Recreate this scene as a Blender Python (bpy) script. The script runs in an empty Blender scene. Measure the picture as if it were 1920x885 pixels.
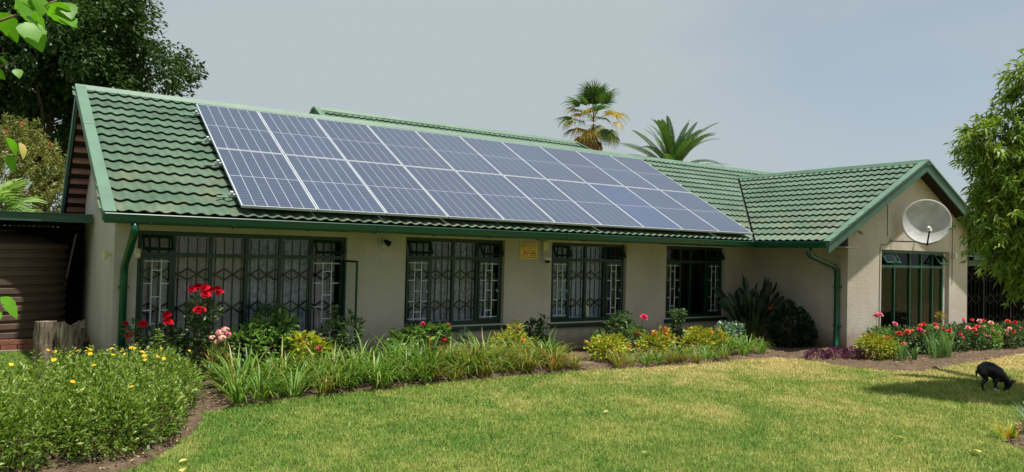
import bpy, math, random
import numpy as np
from mathutils import Vector, Matrix

random.seed(7)
RNG = np.random.default_rng(11)
scene = bpy.context.scene
COL = scene.collection
R_ = math.radians

# ------------------------------------------------------------------ camera
cam_d = bpy.data.cameras.new("camera")
cam = bpy.data.objects.new("camera", cam_d)
COL.objects.link(cam)
scene.camera = cam
cam_d.sensor_fit = 'HORIZONTAL'
cam_d.sensor_width = 36.0
cam_d.lens = 1374.47 / 1920 * 36.0
cam_d.clip_start = 0.05
cam_d.clip_end = 2000.0
CAM = Vector((-2.39, -10.154, 1.828))
yaw, pit, rol = 0.58628782, 0.02374206, 0.0245709
Fv = Vector((math.sin(yaw) * math.cos(pit), math.cos(yaw) * math.cos(pit), math.sin(pit)))
R0 = Vector((math.cos(yaw), -math.sin(yaw), 0))
U0 = R0.cross(Fv)
Rv = R0 * math.cos(rol) + U0 * math.sin(rol)
Uv = -R0 * math.sin(rol) + U0 * math.cos(rol)
M = Matrix((Rv, Uv, -Fv)).transposed().to_4x4()
M.translation = CAM
cam.matrix_world = M

# ------------------------------------------------------------------ sky, sun, exposure
SUN_EL, SUN_AZ = R_(72.5), R_(30.0)          # azimuth measured from -Y (towards the camera) to +X
sun_dir = Vector((math.cos(SUN_EL) * math.sin(SUN_AZ), -math.cos(SUN_EL) * math.cos(SUN_AZ), math.sin(SUN_EL)))
world = bpy.data.worlds.new("World")
scene.world = world
world.use_nodes = True
wn = world.node_tree
for n in list(wn.nodes): wn.nodes.remove(n)
w_out = wn.nodes.new('ShaderNodeOutputWorld')
w_bg = wn.nodes.new('ShaderNodeBackground')
w_sky = wn.nodes.new('ShaderNodeTexSky')
w_sky.sky_type = 'NISHITA'
w_sky.sun_disc = False
w_sky.sun_elevation = SUN_EL
w_sky.sun_rotation = math.pi - SUN_AZ
w_sky.altitude = 1500
w_sky.air_density = 1.0
w_sky.dust_density = 4.0
w_sky.ozone_density = 1.5
# thin hazy cloud sheet: mixes the clear sky towards an even grey-white
w_tc = wn.nodes.new('ShaderNodeTexCoord')
w_map = wn.nodes.new('ShaderNodeMapping'); w_map.inputs['Scale'].default_value = (1.0, 1.0, 2.6)
w_noise = wn.nodes.new('ShaderNodeTexNoise'); w_noise.inputs['Scale'].default_value = 1.6; w_noise.inputs['Detail'].default_value = 6; w_noise.inputs['Roughness'].default_value = 0.5
w_ramp = wn.nodes.new('ShaderNodeMapRange'); w_ramp.clamp = False; w_ramp.inputs[1].default_value = 0.38; w_ramp.inputs[2].default_value = 0.66; w_ramp.inputs[3].default_value = 0.74; w_ramp.inputs[4].default_value = 1.14
w_mix = wn.nodes.new('ShaderNodeMix'); w_mix.data_type = 'RGBA'
w_mix.inputs[7].default_value = (3.62, 4.12, 4.33, 1)
wn.links.new(w_tc.outputs['Generated'], w_map.inputs['Vector'])
wn.links.new(w_map.outputs['Vector'], w_noise.inputs['Vector'])
wn.links.new(w_noise.outputs['Fac'], w_ramp.inputs[0])
wn.links.new(w_ramp.outputs[0], w_mix.inputs[0])
wn.links.new(w_sky.outputs['Color'], w_mix.inputs[6])
wn.links.new(w_mix.outputs[2], w_bg.inputs['Color'])
w_bg.inputs['Strength'].default_value = 0.09
wn.links.new(w_bg.outputs[0], w_out.inputs['Surface'])

sun_l = bpy.data.lights.new("sun", 'SUN')
sun_l.energy = 4.8
sun_l.angle = R_(1.2)
sun_l.color = (1.0, 0.955, 0.88)
sun_o = bpy.data.objects.new("sun", sun_l)
COL.objects.link(sun_o)
sun_o.rotation_euler = (-sun_dir).to_track_quat('-Z', 'Y').to_euler()
sun_o.location = (5, -10, 30)

scene.view_settings.view_transform = 'Standard'
scene.view_settings.look = 'None'
scene.view_settings.gamma = 1.0
scene.view_settings.exposure = 0.55
scene.view_settings.use_curve_mapping = False
scene.render.engine = 'CYCLES'
scene.cycles.max_bounces = 8
scene.cycles.diffuse_bounces = 5
scene.cycles.transparent_max_bounces = 12

# ------------------------------------------------------------------ helpers
def lin(r, g, b):
    f = lambda c: (c / 255 / 12.92) if c / 255 <= 0.04045 else ((c / 255 + 0.055) / 1.055) ** 2.4
    return (f(r), f(g), f(b), 1.0)

class MB:
    """collects verts/faces; build() makes one mesh"""
    def __init__(s): s.v = []; s.f = []; s.rnd = None
    def add(s, vs, fs):
        o = len(s.v); s.v += [tuple(p) for p in vs]; s.f += [tuple(i + o for i in f) for f in fs]; return s
    def box(s, a, b):
        x0, y0, z0 = a; x1, y1, z1 = b
        return s.add([(x0,y0,z0),(x1,y0,z0),(x1,y1,z0),(x0,y1,z0),(x0,y0,z1),(x1,y0,z1),(x1,y1,z1),(x0,y1,z1)],
              [(0,3,2,1),(4,5,6,7),(0,1,5,4),(1,2,6,5),(2,3,7,6),(3,0,4,7)])
    def beam(s, p, q, w, h, up=(0, 0, 1)):
        p, q = Vector(p), Vector(q); d = (q - p).normalized(); up = Vector(up)
        a = d.cross(up)
        if a.length < 1e-4: a = d.cross(Vector((1, 0, 0)))
        a.normalize(); b = a.cross(d).normalized()
        a = a * w / 2; b = b * h / 2
        return s.add([p-a-b,p+a-b,p+a+b,p-a+b,q-a-b,q+a-b,q+a+b,q-a+b],
              [(0,1,2,3),(7,6,5,4),(0,4,5,1),(1,5,6,2),(2,6,7,3),(3,7,4,0)])
    def tube(s, pts, r, n=8, r1=None, cap=True):
        pts = [Vector(p) for p in pts]; N = len(pts)
        if not isinstance(r, (list, tuple)):
            r1 = r if r1 is None else r1
            r = [r + (r1 - r) * i / max(1, N - 1) for i in range(N)]
        t0 = (pts[1] - pts[0]).normalized()
        a = t0.cross(Vector((0, 0, 1)))
        if a.length < 1e-3: a = t0.cross(Vector((1, 0, 0)))
        a.normalize(); vs = []; fs = []
        for i in range(N):
            tt = (pts[min(i+1, N-1)] - pts[max(i-1, 0)]).normalized()
            a = (a - tt * a.dot(tt)).normalized(); b = tt.cross(a)
            for k in range(n):
                an = 2 * math.pi * k / n
                vs.append(pts[i] + (a * math.cos(an) + b * math.sin(an)) * r[i])
        for i in range(N - 1):
            for k in range(n):
                k2 = (k + 1) % n
                fs.append((i*n+k, i*n+k2, (i+1)*n+k2, (i+1)*n+k))
        if cap:
            fs.append(tuple(range(n))[::-1]); fs.append(tuple(range((N-1)*n, N*n)))
        return s.add(vs, fs)
    def lathe(s, prof, n=24, c=(0, 0, 0)):
        vs = []; fs = []
        for r, z in prof:
            for k in range(n):
                an = 2 * math.pi * k / n
                vs.append((c[0] + r * math.cos(an), c[1] + r * math.sin(an), c[2] + z))
        for i in range(len(prof) - 1):
            for k in range(n):
                k2 = (k + 1) % n
                fs.append((i*n+k, i*n+k2, (i+1)*n+k2, (i+1)*n+k))
        return s.add(vs, fs)
    def prism(s, poly, off):
        """poly: list of 3d points (planar, CCW seen against off), extruded by vector off"""
        n = len(poly); off = Vector(off); p = [Vector(q) for q in poly]
        fs = [tuple(range(n))[::-1], tuple(range(n, 2*n))]
        for i in range(n):
            j = (i + 1) % n; fs.append((i, j, j + n, i + n))
        return s.add(p + [q + off for q in p], fs)
    def mesh(s, name, smooth=False):
        me = bpy.data.meshes.new(name); me.from_pydata(s.v, [], s.f); me.update()
        if smooth: me.shade_smooth()
        return me

def mesh_np(name, V, Fq, rnd=None, smooth=False):
    """V (N,3), Fq (M,k) int array or list of such arrays (tris / quads)"""
    if not isinstance(Fq, list): Fq = [Fq]
    me = bpy.data.meshes.new(name)
    me.vertices.add(len(V)); me.vertices.foreach_set('co', np.ascontiguousarray(V, dtype=np.float32).ravel())
    tot = np.concatenate([np.full(len(a), a.shape[1], dtype=np.int32) for a in Fq])
    loops = np.concatenate([a.ravel() for a in Fq]).astype(np.int32)
    me.loops.add(len(loops)); me.loops.foreach_set('vertex_index', loops)
    me.polygons.add(len(tot))
    st = np.zeros(len(tot), dtype=np.int32); st[1:] = np.cumsum(tot)[:-1]
    me.polygons.foreach_set('loop_start', st)
    if smooth: me.polygons.foreach_set('use_smooth', np.ones(len(tot), dtype=bool))
    me.update(calc_edges=True)
    if rnd is not None:
        at = me.attributes.new('rnd', 'FLOAT', 'POINT'); at.data.foreach_set('value', np.asarray(rnd, dtype=np.float32))
    return me

def empty(name, loc=(0, 0, 0), rz=0.0):
    o = bpy.data.objects.new(name, None); COL.objects.link(o)
    o.location = loc; o.rotation_euler = (0, 0, rz); o.empty_display_size = 0.2
    return o

def obj(name, me, mat=None, parent=None, local=False, smooth=False, bevel=0.0):
    if isinstance(me, MB): me = me.mesh(name, smooth)
    if mat is not None and len(me.materials) == 0: me.materials.append(mat)
    o = bpy.data.objects.new(name, me); COL.objects.link(o)
    if parent is not None:
        o.parent = parent
        if not local and parent.type == 'EMPTY':
            W = Matrix.Translation(parent.location) @ parent.rotation_euler.to_matrix().to_4x4()
            o.matrix_parent_inverse = W.inverted()
    if bevel > 0:
        b = o.modifiers.new('bevel', 'BEVEL'); b.width = bevel; b.segments = 2; b.limit_method = 'ANGLE'
    return o

def tag(o, label, cat, group=None, kind=None):
    if label: o['label'] = label
    if cat: o['category'] = cat
    if group: o['group'] = group
    if kind: o['kind'] = kind
    return o

def copy_tree(o, parent=None):
    c = o.copy(); COL.objects.link(c)
    if parent is not None: c.parent = parent
    for ch in list(o.children): copy_tree(ch, c)
    return c

# ------------------------------------------------------------------ materials
def new_mat(name):
    m = bpy.data.materials.new(name); m.use_nodes = True
    nt = m.node_tree; b = nt.nodes['Principled BSDF']
    return m, nt, b

def N(nt, t, **kw):
    n = nt.nodes.new(t)
    for k, v in kw.items(): setattr(n, k, v)
    return n

def mixc(nt, fac, a, b, mode='MIX'):
    n = N(nt, 'ShaderNodeMix', data_type='RGBA', blend_type=mode)
    for s, v in ((0, fac), (6, a), (7, b)):
        if isinstance(v, (int, float, tuple)): n.inputs[s].default_value = v
        else: nt.links.new(v, n.inputs[s])
    return n.outputs[2]

def noise(nt, scale, detail=4, rough=0.55, vec=None, dist=0.0):
    n = N(nt, 'ShaderNodeTexNoise'); n.inputs['Scale'].default_value = scale; n.inputs['Detail'].default_value = detail
    n.inputs['Roughness'].default_value = rough; n.inputs['Distortion'].default_value = dist
    if vec is None:
        g = N(nt, 'ShaderNodeNewGeometry'); vec = g.outputs['Position']
    nt.links.new(vec, n.inputs['Vector'])
    return n.outputs['Fac']

def rng_(nt, v, a, b, c=0.0, d=1.0):
    n = N(nt, 'ShaderNodeMapRange'); nt.links.new(v, n.inputs[0])
    for i, x in enumerate((a, b, c, d)): n.inputs[i + 1].default_value = x
    return n.outputs[0]

def bump(nt, b, h, strength, dist=0.01):
    n = N(nt, 'ShaderNodeBump'); n.inputs['Strength'].default_value = strength; n.inputs['Distance'].default_value = dist
    nt.links.new(h, n.inputs['Height']); nt.links.new(n.outputs[0], b.inputs['Normal'])

def paint(name, c1, c2=None, rough=0.5, scale=3.0, spec=0.4, metal=0.0, bs=0.0, bscale=80, objvar=0.0, coat=0.0):
    m, nt, b = new_mat(name)
    c2 = c2 or tuple(x * 0.8 for x in c1[:3]) + (1,)
    f = rng_(nt, noise(nt, scale, 5, 0.6), 0.35, 0.68)
    c = mixc(nt, f, c1, c2)
    if objvar:
        oi = N(nt, 'ShaderNodeObjectInfo')
        c = mixc(nt, 1.0, c, mixc(nt, oi.outputs['Random'], (1-objvar,)*3 + (1,), (1+objvar,)*3 + (1,)), 'MULTIPLY')
    nt.links.new(c, b.inputs['Base Color'])
    b.inputs['Roughness'].default_value = rough; b.inputs['Metallic'].default_value = metal
    b.inputs['Specular IOR Level'].default_value = spec
    if coat: b.inputs['Coat Weight'].default_value = coat; b.inputs['Coat Roughness'].default_value = 0.08
    if bs: bump(nt, b, noise(nt, bscale, 3), bs)
    return m

def leaf_mat(name, dark, light, trans=0.3, rough=0.45, third=None, spec=0.35):
    """dark..light by the per-leaf random value, optional third colour for the top few percent"""
    m, nt, b = new_mat(name)
    at = N(nt, 'ShaderNodeAttribute', attribute_name='rnd')
    oi = N(nt, 'ShaderNodeObjectInfo')
    c = mixc(nt, at.outputs['Fac'], dark, light)
    if third is not None:
        c = mixc(nt, rng_(nt, at.outputs['Fac'], 0.86, 0.95), c, third)
    c = mixc(nt, 1.0, c, mixc(nt, oi.outputs['Random'], (0.86, 0.86, 0.86, 1), (1.12, 1.12, 1.12, 1)), 'MULTIPLY')
    nt.links.new(c, b.inputs['Base Color'])
    b.inputs['Roughness'].default_value = rough; b.inputs['Specular IOR Level'].default_value = spec
    tr = N(nt, 'ShaderNodeBsdfTranslucent')
    nt.links.new(mixc(nt, 1.0, c, (1.15, 1.25, 0.6, 1), 'MULTIPLY'), tr.inputs['Color'])
    mx = N(nt, 'ShaderNodeMixShader'); mx.inputs[0].default_value = trans
    out = nt.nodes['Material Output']
    nt.links.new(b.outputs[0], mx.inputs[1]); nt.links.new(tr.outputs[0], mx.inputs[2]); nt.links.new(mx.outputs[0], out.inputs['Surface'])
    return m

def mat_tile():
    m, nt, b = new_mat('green_tile')
    g = N(nt, 'ShaderNodeNewGeometry')
    base = mixc(nt, rng_(nt, noise(nt, 2.2, 5, 0.6), 0.3, 0.7), lin(66, 92, 73), lin(84, 108, 88))
    grit = mixc(nt, noise(nt, 120, 2), (0.82, 0.82, 0.82, 1), (1.15, 1.15, 1.15, 1))
    base = mixc(nt, 1.0, base, grit, 'MULTIPLY')
    # lichen and rusty wear, mostly on the low courses
    sep = N(nt, 'ShaderNodeSeparateXYZ'); nt.links.new(g.outputs['Position'], sep.inputs[0])
    wear = rng_(nt, noise(nt, 1.7, 7, 0.68), 0.46, 0.70)
    low = rng_(nt, sep.outputs['Z'], 3.3, 2.2)
    mul = N(nt, 'ShaderNodeMath', operation='MULTIPLY'); nt.links.new(wear, mul.inputs[0]); nt.links.new(low, mul.inputs[1])
    sc = N(nt, 'ShaderNodeMath', operation='MULTIPLY'); nt.links.new(mul.outputs[0], sc.inputs[0]); sc.inputs[1].default_value = 0.9
    base = mixc(nt, sc.outputs[0], base, lin(118, 110, 86))
    mpd = N(nt, 'ShaderNodeMapping'); mpd.inputs['Scale'].default_value = (5.0, 0.7, 0.7); nt.links.new(g.outputs['Position'], mpd.inputs[0])
    base = mixc(nt, rng_(nt, noise(nt, 1.0, 6, 0.65, mpd.outputs[0]), 0.5, 0.75, 0.0, 0.55), base, lin(58, 72, 56))
    base = mixc(nt, rng_(nt, noise(nt, 0.8, 5, 0.6), 0.5, 0.75, 0.0, 0.5), base, lin(112, 130, 112))
    rust = rng_(nt, noise(nt, 5.5, 5, 0.6), 0.66, 0.76)
    r2 = N(nt, 'ShaderNodeMath', operation='MULTIPLY'); nt.links.new(rust, r2.inputs[0]); r2.inputs[1].default_value = 0.55
    base = mixc(nt, r2.outputs[0], base, lin(146, 122, 88))
    oi = N(nt, 'ShaderNodeObjectInfo')
    base = mixc(nt, 1.0, base, mixc(nt, oi.outputs['Random'], (0.82, 0.86, 0.83, 1), (1.14, 1.10, 1.13, 1)), 'MULTIPLY')
    nt.links.new(base, b.inputs['Base Color']); b.inputs['Roughness'].default_value = 0.62; b.inputs['Specular IOR Level'].default_value = 0.3
    bump(nt, b, noise(nt, 160, 2), 0.35, 0.004)
    return m

def mat_wall():
    m, nt, b = new_mat('taupe_plaster')
    g = N(nt, 'ShaderNodeNewGeometry')
    c = mixc(nt, rng_(nt, noise(nt, 0.9, 6, 0.6), 0.3, 0.7), lin(195, 187, 173), lin(172, 163, 150))
    # faint vertical rain streaks
    mp = N(nt, 'ShaderNodeMapping'); mp.inputs['Scale'].default_value = (9, 9, 0.5); nt.links.new(g.outputs['Position'], mp.inputs[0])
    st = rng_(nt, noise(nt, 1.0, 5, 0.6, mp.outputs[0]), 0.5, 0.8, 0.0, 0.24)
    c = mixc(nt, st, c, lin(140, 126, 108))
    # splash dirt just above the soil
    sep = N(nt, 'ShaderNodeSeparateXYZ'); nt.links.new(g.outputs['Position'], sep.inputs[0])
    ad = N(nt, 'ShaderNodeMath', operation='MULTIPLY_ADD'); nt.links.new(noise(nt, 5, 5), ad.inputs[0]); ad.inputs[1].default_value = -0.35; nt.links.new(sep.outputs['Z'], ad.inputs[2])
    c = mixc(nt, rng_(nt, ad.outputs[0], 0.30, -0.1, 0, 0.75), c, lin(112, 92, 72))
    nt.links.new(c, b.inputs['Base Color']); b.inputs['Roughness'].default_value = 0.9; b.inputs['Specular IOR Level'].default_value = 0.15
    h = N(nt, 'ShaderNodeMath', operation='ADD'); nt.links.new(noise(nt, 45, 4, 0.7), h.inputs[0]); nt.links.new(noise(nt, 14, 3), h.inputs[1])
    bump(nt, b, h.outputs[0], 0.5, 0.012)
    return m

def mat_glass(name='window_glass', tint=(0.97, 0.985, 0.98, 1), refl=0.012):
    m, nt, b = new_mat(name); nt.nodes.remove(b)
    tr = N(nt, 'ShaderNodeBsdfTransparent'); tr.inputs[0].default_value = tint
    gl = N(nt, 'ShaderNodeBsdfGlossy'); gl.inputs['Roughness'].default_value = 0.02
    fr = N(nt, 'ShaderNodeLayerWeight'); fr.inputs['Blend'].default_value = 0.06
    ad = rng_(nt, fr.outputs['Fresnel'], 0, 1, refl, 1.0)
    mx = N(nt, 'ShaderNodeMixShader'); nt.links.new(ad, mx.inputs[0])
    nt.links.new(tr.outputs[0], mx.inputs[1]); nt.links.new(gl.outputs[0], mx.inputs[2])
    nt.links.new(mx.outputs[0], nt.nodes['Material Output'].inputs['Surface'])
    return m

def lawn_colour(nt):
    """green lawn with straw-dry patches, by world position"""
    g = N(nt, 'ShaderNodeNewGeometry'); P = g.outputs['Position']
    sep = N(nt, 'ShaderNodeSeparateXYZ'); nt.links.new(P, sep.inputs[0])
    dry = rng_(nt, sep.outputs['X'], -1.5, 9.0, 0.16, 0.55)
    s = N(nt, 'ShaderNodeMath', operation='ADD'); nt.links.new(dry, s.inputs[0])
    n1 = rng_(nt, noise(nt, 0.9, 5, 0.62, P, 0.6), 0.25, 0.75, -0.45, 0.45); nt.links.new(n1, s.inputs[1])
    s2 = N(nt, 'ShaderNodeMath', operation='ADD'); nt.links.new(s.outputs[0], s2.inputs[0])
    nt.links.new(rng_(nt, noise(nt, 5.0, 4, 0.6, P), 0.3, 0.7, -0.2, 0.2), s2.inputs[1])
    # burnt strip along the bed edge on the right
    x9 = rng_(nt, sep.outputs['X'], 9.0, 19.0, 0.0, 7.5)
    v_ = N(nt, 'ShaderNodeMath', operation='ADD'); nt.links.new(sep.outputs['Y'], v_.inputs[0]); nt.links.new(x9, v_.inputs[1])
    e1 = rng_(nt, v_.outputs[0], -3.3, -1.5, 0.0, 0.42); e2 = rng_(nt, sep.outputs['X'], 3.5, 7.5)
    em = N(nt, 'ShaderNodeMath', operation='MULTIPLY'); nt.links.new(e1, em.inputs[0]); nt.links.new(e2, em.inputs[1])
    s3 = N(nt, 'ShaderNodeMath', operation='ADD'); nt.links.new(s2.outputs[0], s3.inputs[0]); nt.links.new(em.outputs[0], s3.inputs[1]); s2 = s3
    c = mixc(nt, rng_(nt, s2.outputs[0], 0.05, 0.55), lin(98, 134, 54), lin(146, 158, 82))
    c = mixc(nt, rng_(nt, s2.outputs[0], 0.5, 1.0), c, lin(200, 184, 130))
    return c

def mat_lawn(blade):
    m, nt, b = new_mat('lawn_blade' if blade else 'lawn_ground')
    c = lawn_colour(nt)
    if blade:
        at = N(nt, 'ShaderNodeAttribute', attribute_name='rnd')
        c = mixc(nt, 1.0, c, mixc(nt, at.outputs['Fac'], (0.92, 0.94, 0.9, 1), (1.34, 1.3, 1.2, 1)), 'MULTIPLY')
        c = mixc(nt, rng_(nt, at.outputs['Fac'], 0.94, 0.97), c, lin(190, 176, 120))
    else:
        c = mixc(nt, 1.0, c, (0.75, 0.74, 0.66, 1), 'MULTIPLY')
        c = mixc(nt, rng_(nt, noise(nt, 22, 4), 0.4, 0.7), c, lin(86, 74, 48))
    nt.links.new(c, b.inputs['Base Color']); b.inputs['Roughness'].default_value = 0.7; b.inputs['Specular IOR Level'].default_value = 0.2
    if blade:
        tr = N(nt, 'ShaderNodeBsdfTranslucent'); nt.links.new(c, tr.inputs[0])
        mx = N(nt, 'ShaderNodeMixShader'); mx.inputs[0].default_value = 0.3
        nt.links.new(b.outputs[0], mx.inputs[1]); nt.links.new(tr.outputs[0], mx.inputs[2]); nt.links.new(mx.outputs[0], nt.nodes['Material Output'].inputs['Surface'])
    else: bump(nt, b, noise(nt, 60, 4), 0.8, 0.02)
    return m

def mat_soil():
    m, nt, b = new_mat('garden_soil')
    c = mixc(nt, rng_(nt, noise(nt, 9, 6, 0.65), 0.3, 0.7), lin(76, 62, 50), lin(116, 99, 82))
    c = mixc(nt, rng_(nt, noise(nt, 55, 3), 0.6, 0.75), c, lin(144, 122, 96))
    nt.links.new(c, b.inputs['Base Color']); b.inputs['Roughness'].default_value = 0.95; b.inputs['Specular IOR Level'].default_value = 0.1
    h = N(nt, 'ShaderNodeMath', operation='ADD'); nt.links.new(noise(nt, 30, 5, 0.7), h.inputs[0]); nt.links.new(noise(nt, 8, 3), h.inputs[1])
    bump(nt, b, h.outputs[0], 1.0, 0.03)
    return m

MT = dict(
    tile=mat_tile(), wall=mat_wall(), glass=mat_glass(), soil=mat_soil(),
    lawn=mat_lawn(False), blade=mat_lawn(True),
    trim=paint('green_trim', lin(90, 120, 100), lin(80, 108, 90), 0.55, 2.0, 0.45),
    trim_dark=paint('green_board', lin(58, 94, 76), lin(50, 82, 68), 0.45, 2.0, 0.45),
    gutter=paint('gutter_green', lin(8, 76, 52), lin(6, 62, 44), 0.28, 1.5, 0.5),
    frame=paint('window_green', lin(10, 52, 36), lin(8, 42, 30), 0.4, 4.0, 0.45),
    frame_lit=paint('window_green_sunlit', lin(26, 78, 56), lin(20, 66, 48), 0.4, 4.0, 0.45),  # lighter copy of the frame green, with sunlight put into the colour
    soffit=paint('soffit_paint', lin(122, 112, 92), lin(104, 96, 80), 0.8),
    batten=paint('batten_paint', lin(176, 128, 112), lin(150, 106, 92), 0.8, 6),
    dark=paint('dark_timber_and_shade', lin(40, 30, 26), lin(30, 24, 22), 0.9),  # also stands in for shade on room, veranda and carport surfaces
    room=paint('room_plaster', lin(150, 140, 128), lin(136, 128, 116), 0.9),
    black=paint('black_steel', lin(16, 20, 19), lin(11, 14, 14), 0.6, 5, 0.2),
    white_bar=paint('pale_steel', lin(200, 208, 208), lin(180, 190, 190), 0.5, 5),
    alu=paint('aluminium', lin(200, 205, 208), lin(186, 192, 196), 0.35, 4, 0.5, 0.25),
    backsheet=paint('backsheet', lin(168, 175, 190), lin(158, 166, 184), 0.25, 2, 0.5, coat=0.9),
    galv=paint('weathered_dish', lin(206, 206, 204), lin(166, 162, 158), 0.55, 3.0, 0.35, 0.1),
    white=paint('white_plastic', lin(224, 222, 206), lin(206, 202, 182), 0.5, 6),
    cream=paint('cream_plastic', lin(206, 200, 160), lin(190, 182, 140), 0.5, 6),
    bark=paint('bark', lin(82, 70, 58), lin(54, 46, 40), 0.95, 7, 0.1, bs=0.8, bscale=25),
    bark2=paint('pale_bark', lin(128, 112, 92), lin(96, 82, 66), 0.95, 9, 0.1, bs=0.8, bscale=25),
    wood=paint('weathered_log', lin(126, 116, 102), lin(78, 70, 60), 0.95, 6, 0.1, bs=1.0, bscale=18),
    tank=paint('brown_plastic', lin(102, 82, 70), lin(90, 72, 62), 0.6, 2),
    brick=paint('plinth_brick', lin(142, 92, 74), lin(120, 78, 64), 0.9, 12),
    corr=paint('corrugated_sheet', lin(112, 118, 120), lin(92, 98, 100), 0.5, 3),
    fur=paint('black_fur', lin(12, 11, 12), lin(8, 8, 9), 0.42, 9, 0.45, bs=0.2, bscale=90),
    furw=paint('white_fur', lin(216, 206, 190), lin(190, 180, 160), 0.7, 9),
)
def mat_log():
    m, nt, b = new_mat('weathered_log'); tc = N(nt, 'ShaderNodeTexCoord')
    mp = N(nt, 'ShaderNodeMapping'); mp.inputs['Scale'].default_value = (26, 26, 2.2); nt.links.new(tc.outputs['Object'], mp.inputs[0])
    g1 = noise(nt, 1.0, 6, 0.65, mp.outputs[0], 0.4)
    c = mixc(nt, rng_(nt, g1, 0.35, 0.65), lin(70, 60, 50), lin(150, 138, 120))
    c = mixc(nt, rng_(nt, noise(nt, 5, 5), 0.5, 0.7), c, lin(104, 84, 64))
    nt.links.new(c, b.inputs['Base Color']); b.inputs['Roughness'].default_value = 0.95; b.inputs['Specular IOR Level'].default_value = 0.1
    bump(nt, b, g1, 1.0, 0.03); return m
MT['wood'] = mat_log()
def mat_cells(name, c1, c2):
    m, nt, b = new_mat(name)
    oi = N(nt, 'ShaderNodeObjectInfo')
    c = mixc(nt, noise(nt, 1.3, 2), c1, c2)
    c = mixc(nt, 1.0, c, mixc(nt, oi.outputs['Random'], (0.86, 0.88, 0.9, 1), (1.12, 1.1, 1.08, 1)), 'MULTIPLY')
    nt.links.new(c, b.inputs['Base Color'])
    b.inputs['Roughness'].default_value = 0.35; b.inputs['Specular IOR Level'].default_value = 0.5
    b.inputs['Coat Weight'].default_value = 1.0; b.inputs['Coat Roughness'].default_value = 0.06; b.inputs['Coat IOR'].default_value = 1.5
    return m
MT['cells'] = mat_cells('blue_cells', lin(38, 52, 80), lin(48, 61, 88))
MT['cells_b'] = mat_cells('bluer_cells', lin(36, 54, 94), lin(46, 63, 102))

def mat_curtain(name, c1, c2, lace=0.0):
    m, nt, b = new_mat(name)
    g = N(nt, 'ShaderNodeNewGeometry')
    c = mixc(nt, rng_(nt, noise(nt, 16, 5, 0.7), 0.42, 0.62), c1, c2)
    nt.links.new(c, b.inputs['Base Color']); b.inputs['Roughness'].default_value = 0.95; b.inputs['Specular IOR Level'].default_value = 0.1
    return m
MT['cur_pink'] = mat_curtain('lace_curtain_pinkish', lin(206, 195, 203), lin(186, 174, 186))
MT['cur_grey'] = mat_curtain('lace_curtain_patterned', lin(192, 197, 212), lin(130, 137, 162))
MT['cur_blue'] = mat_curtain('lace_curtain_bluish', lin(196, 208, 226), lin(150, 166, 196))
MT['cur_navy'] = paint('blue_cloth', lin(48, 74, 138), lin(40, 62, 120), 0.9)

# ------------------------------------------------------------------ dimensions (metres, ground at z = 0)
TH = R_(28.8536); TM = math.tan(TH)
EZ = 2.20                                # tile edge height at the eave (y = 0)
RIDGE_Y = 3.97; RIDGE_Z = EZ + RIDGE_Y * TM
WX0, WXR, WX1 = 10.55, 14.10, 17.65      # wing eave, ridge, eave
TW = 1.85 / 3.55; THW = math.atan(TW); WRZ = 4.05
WYF = -1.79                              # wing roof front edge
YW, YWF = 0.95, -1.43                    # main wall, wing gable wall
XL = -1.39                               # left gable wall
XWL, XWR = 11.70, 16.72                  # wing side walls

# ------------------------------------------------------------------ ground and beds
g = MB().add([(-300,-300,0),(300,-300,0),(300,300,0),(-300,300,0)], [(0,1,2,3)])
tag(obj('lawn', g, MT['lawn']), 'mown lawn with green and straw-dry patches', 'lawn', kind='structure')

BED = [(-3.3,-3.5),(-2.3,-3.62),(-1.52,-3.46),(-1.16,-2.88),(-0.86,-2.26),(-0.68,-1.58),(-0.06,-1.34),(0.73,-1.24),(1.77,-1.18),(2.76,-1.04),(4.11,-1.05),(4.94,-1.07),(5.84,-1.27),(7.16,-1.42),(8.59,-1.40),(9.3,-1.5),(9.62,-1.95),(9.56,-2.85),(9.87,-3.42),(10.41,-3.68),(11.8,-3.55),(13.71,-3.45),(15.11,-3.28),(19.5,-2.9),(19.5,-1.5),(11.68,-1.5),(11.68,0.93),(-1.36,0.93),(-1.42,0.1),(-2.2,-0.7),(-3.3,-1.7)]
BED2 = [(5.7,-7.1),(6.15,-6.62),(6.9,-6.4),(8.0,-6.18),(9.6,-6.1),(10.4,-6.9),(9.0,-8.2),(6.6,-8.4)]
def inside(P, poly):
    x, y = P[:, 0], P[:, 1]; r = np.zeros(len(P), bool); n = len(poly)
    for i in range(n):
        x0, y0 = poly[i]; x1, y1 = poly[(i + 1) % n]
        c = ((y0 > y) != (y1 > y)) & (x < (x1 - x0) * (y - y0) / (y1 - y0 + 1e-12) + x0)
        r ^= c
    return r
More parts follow.
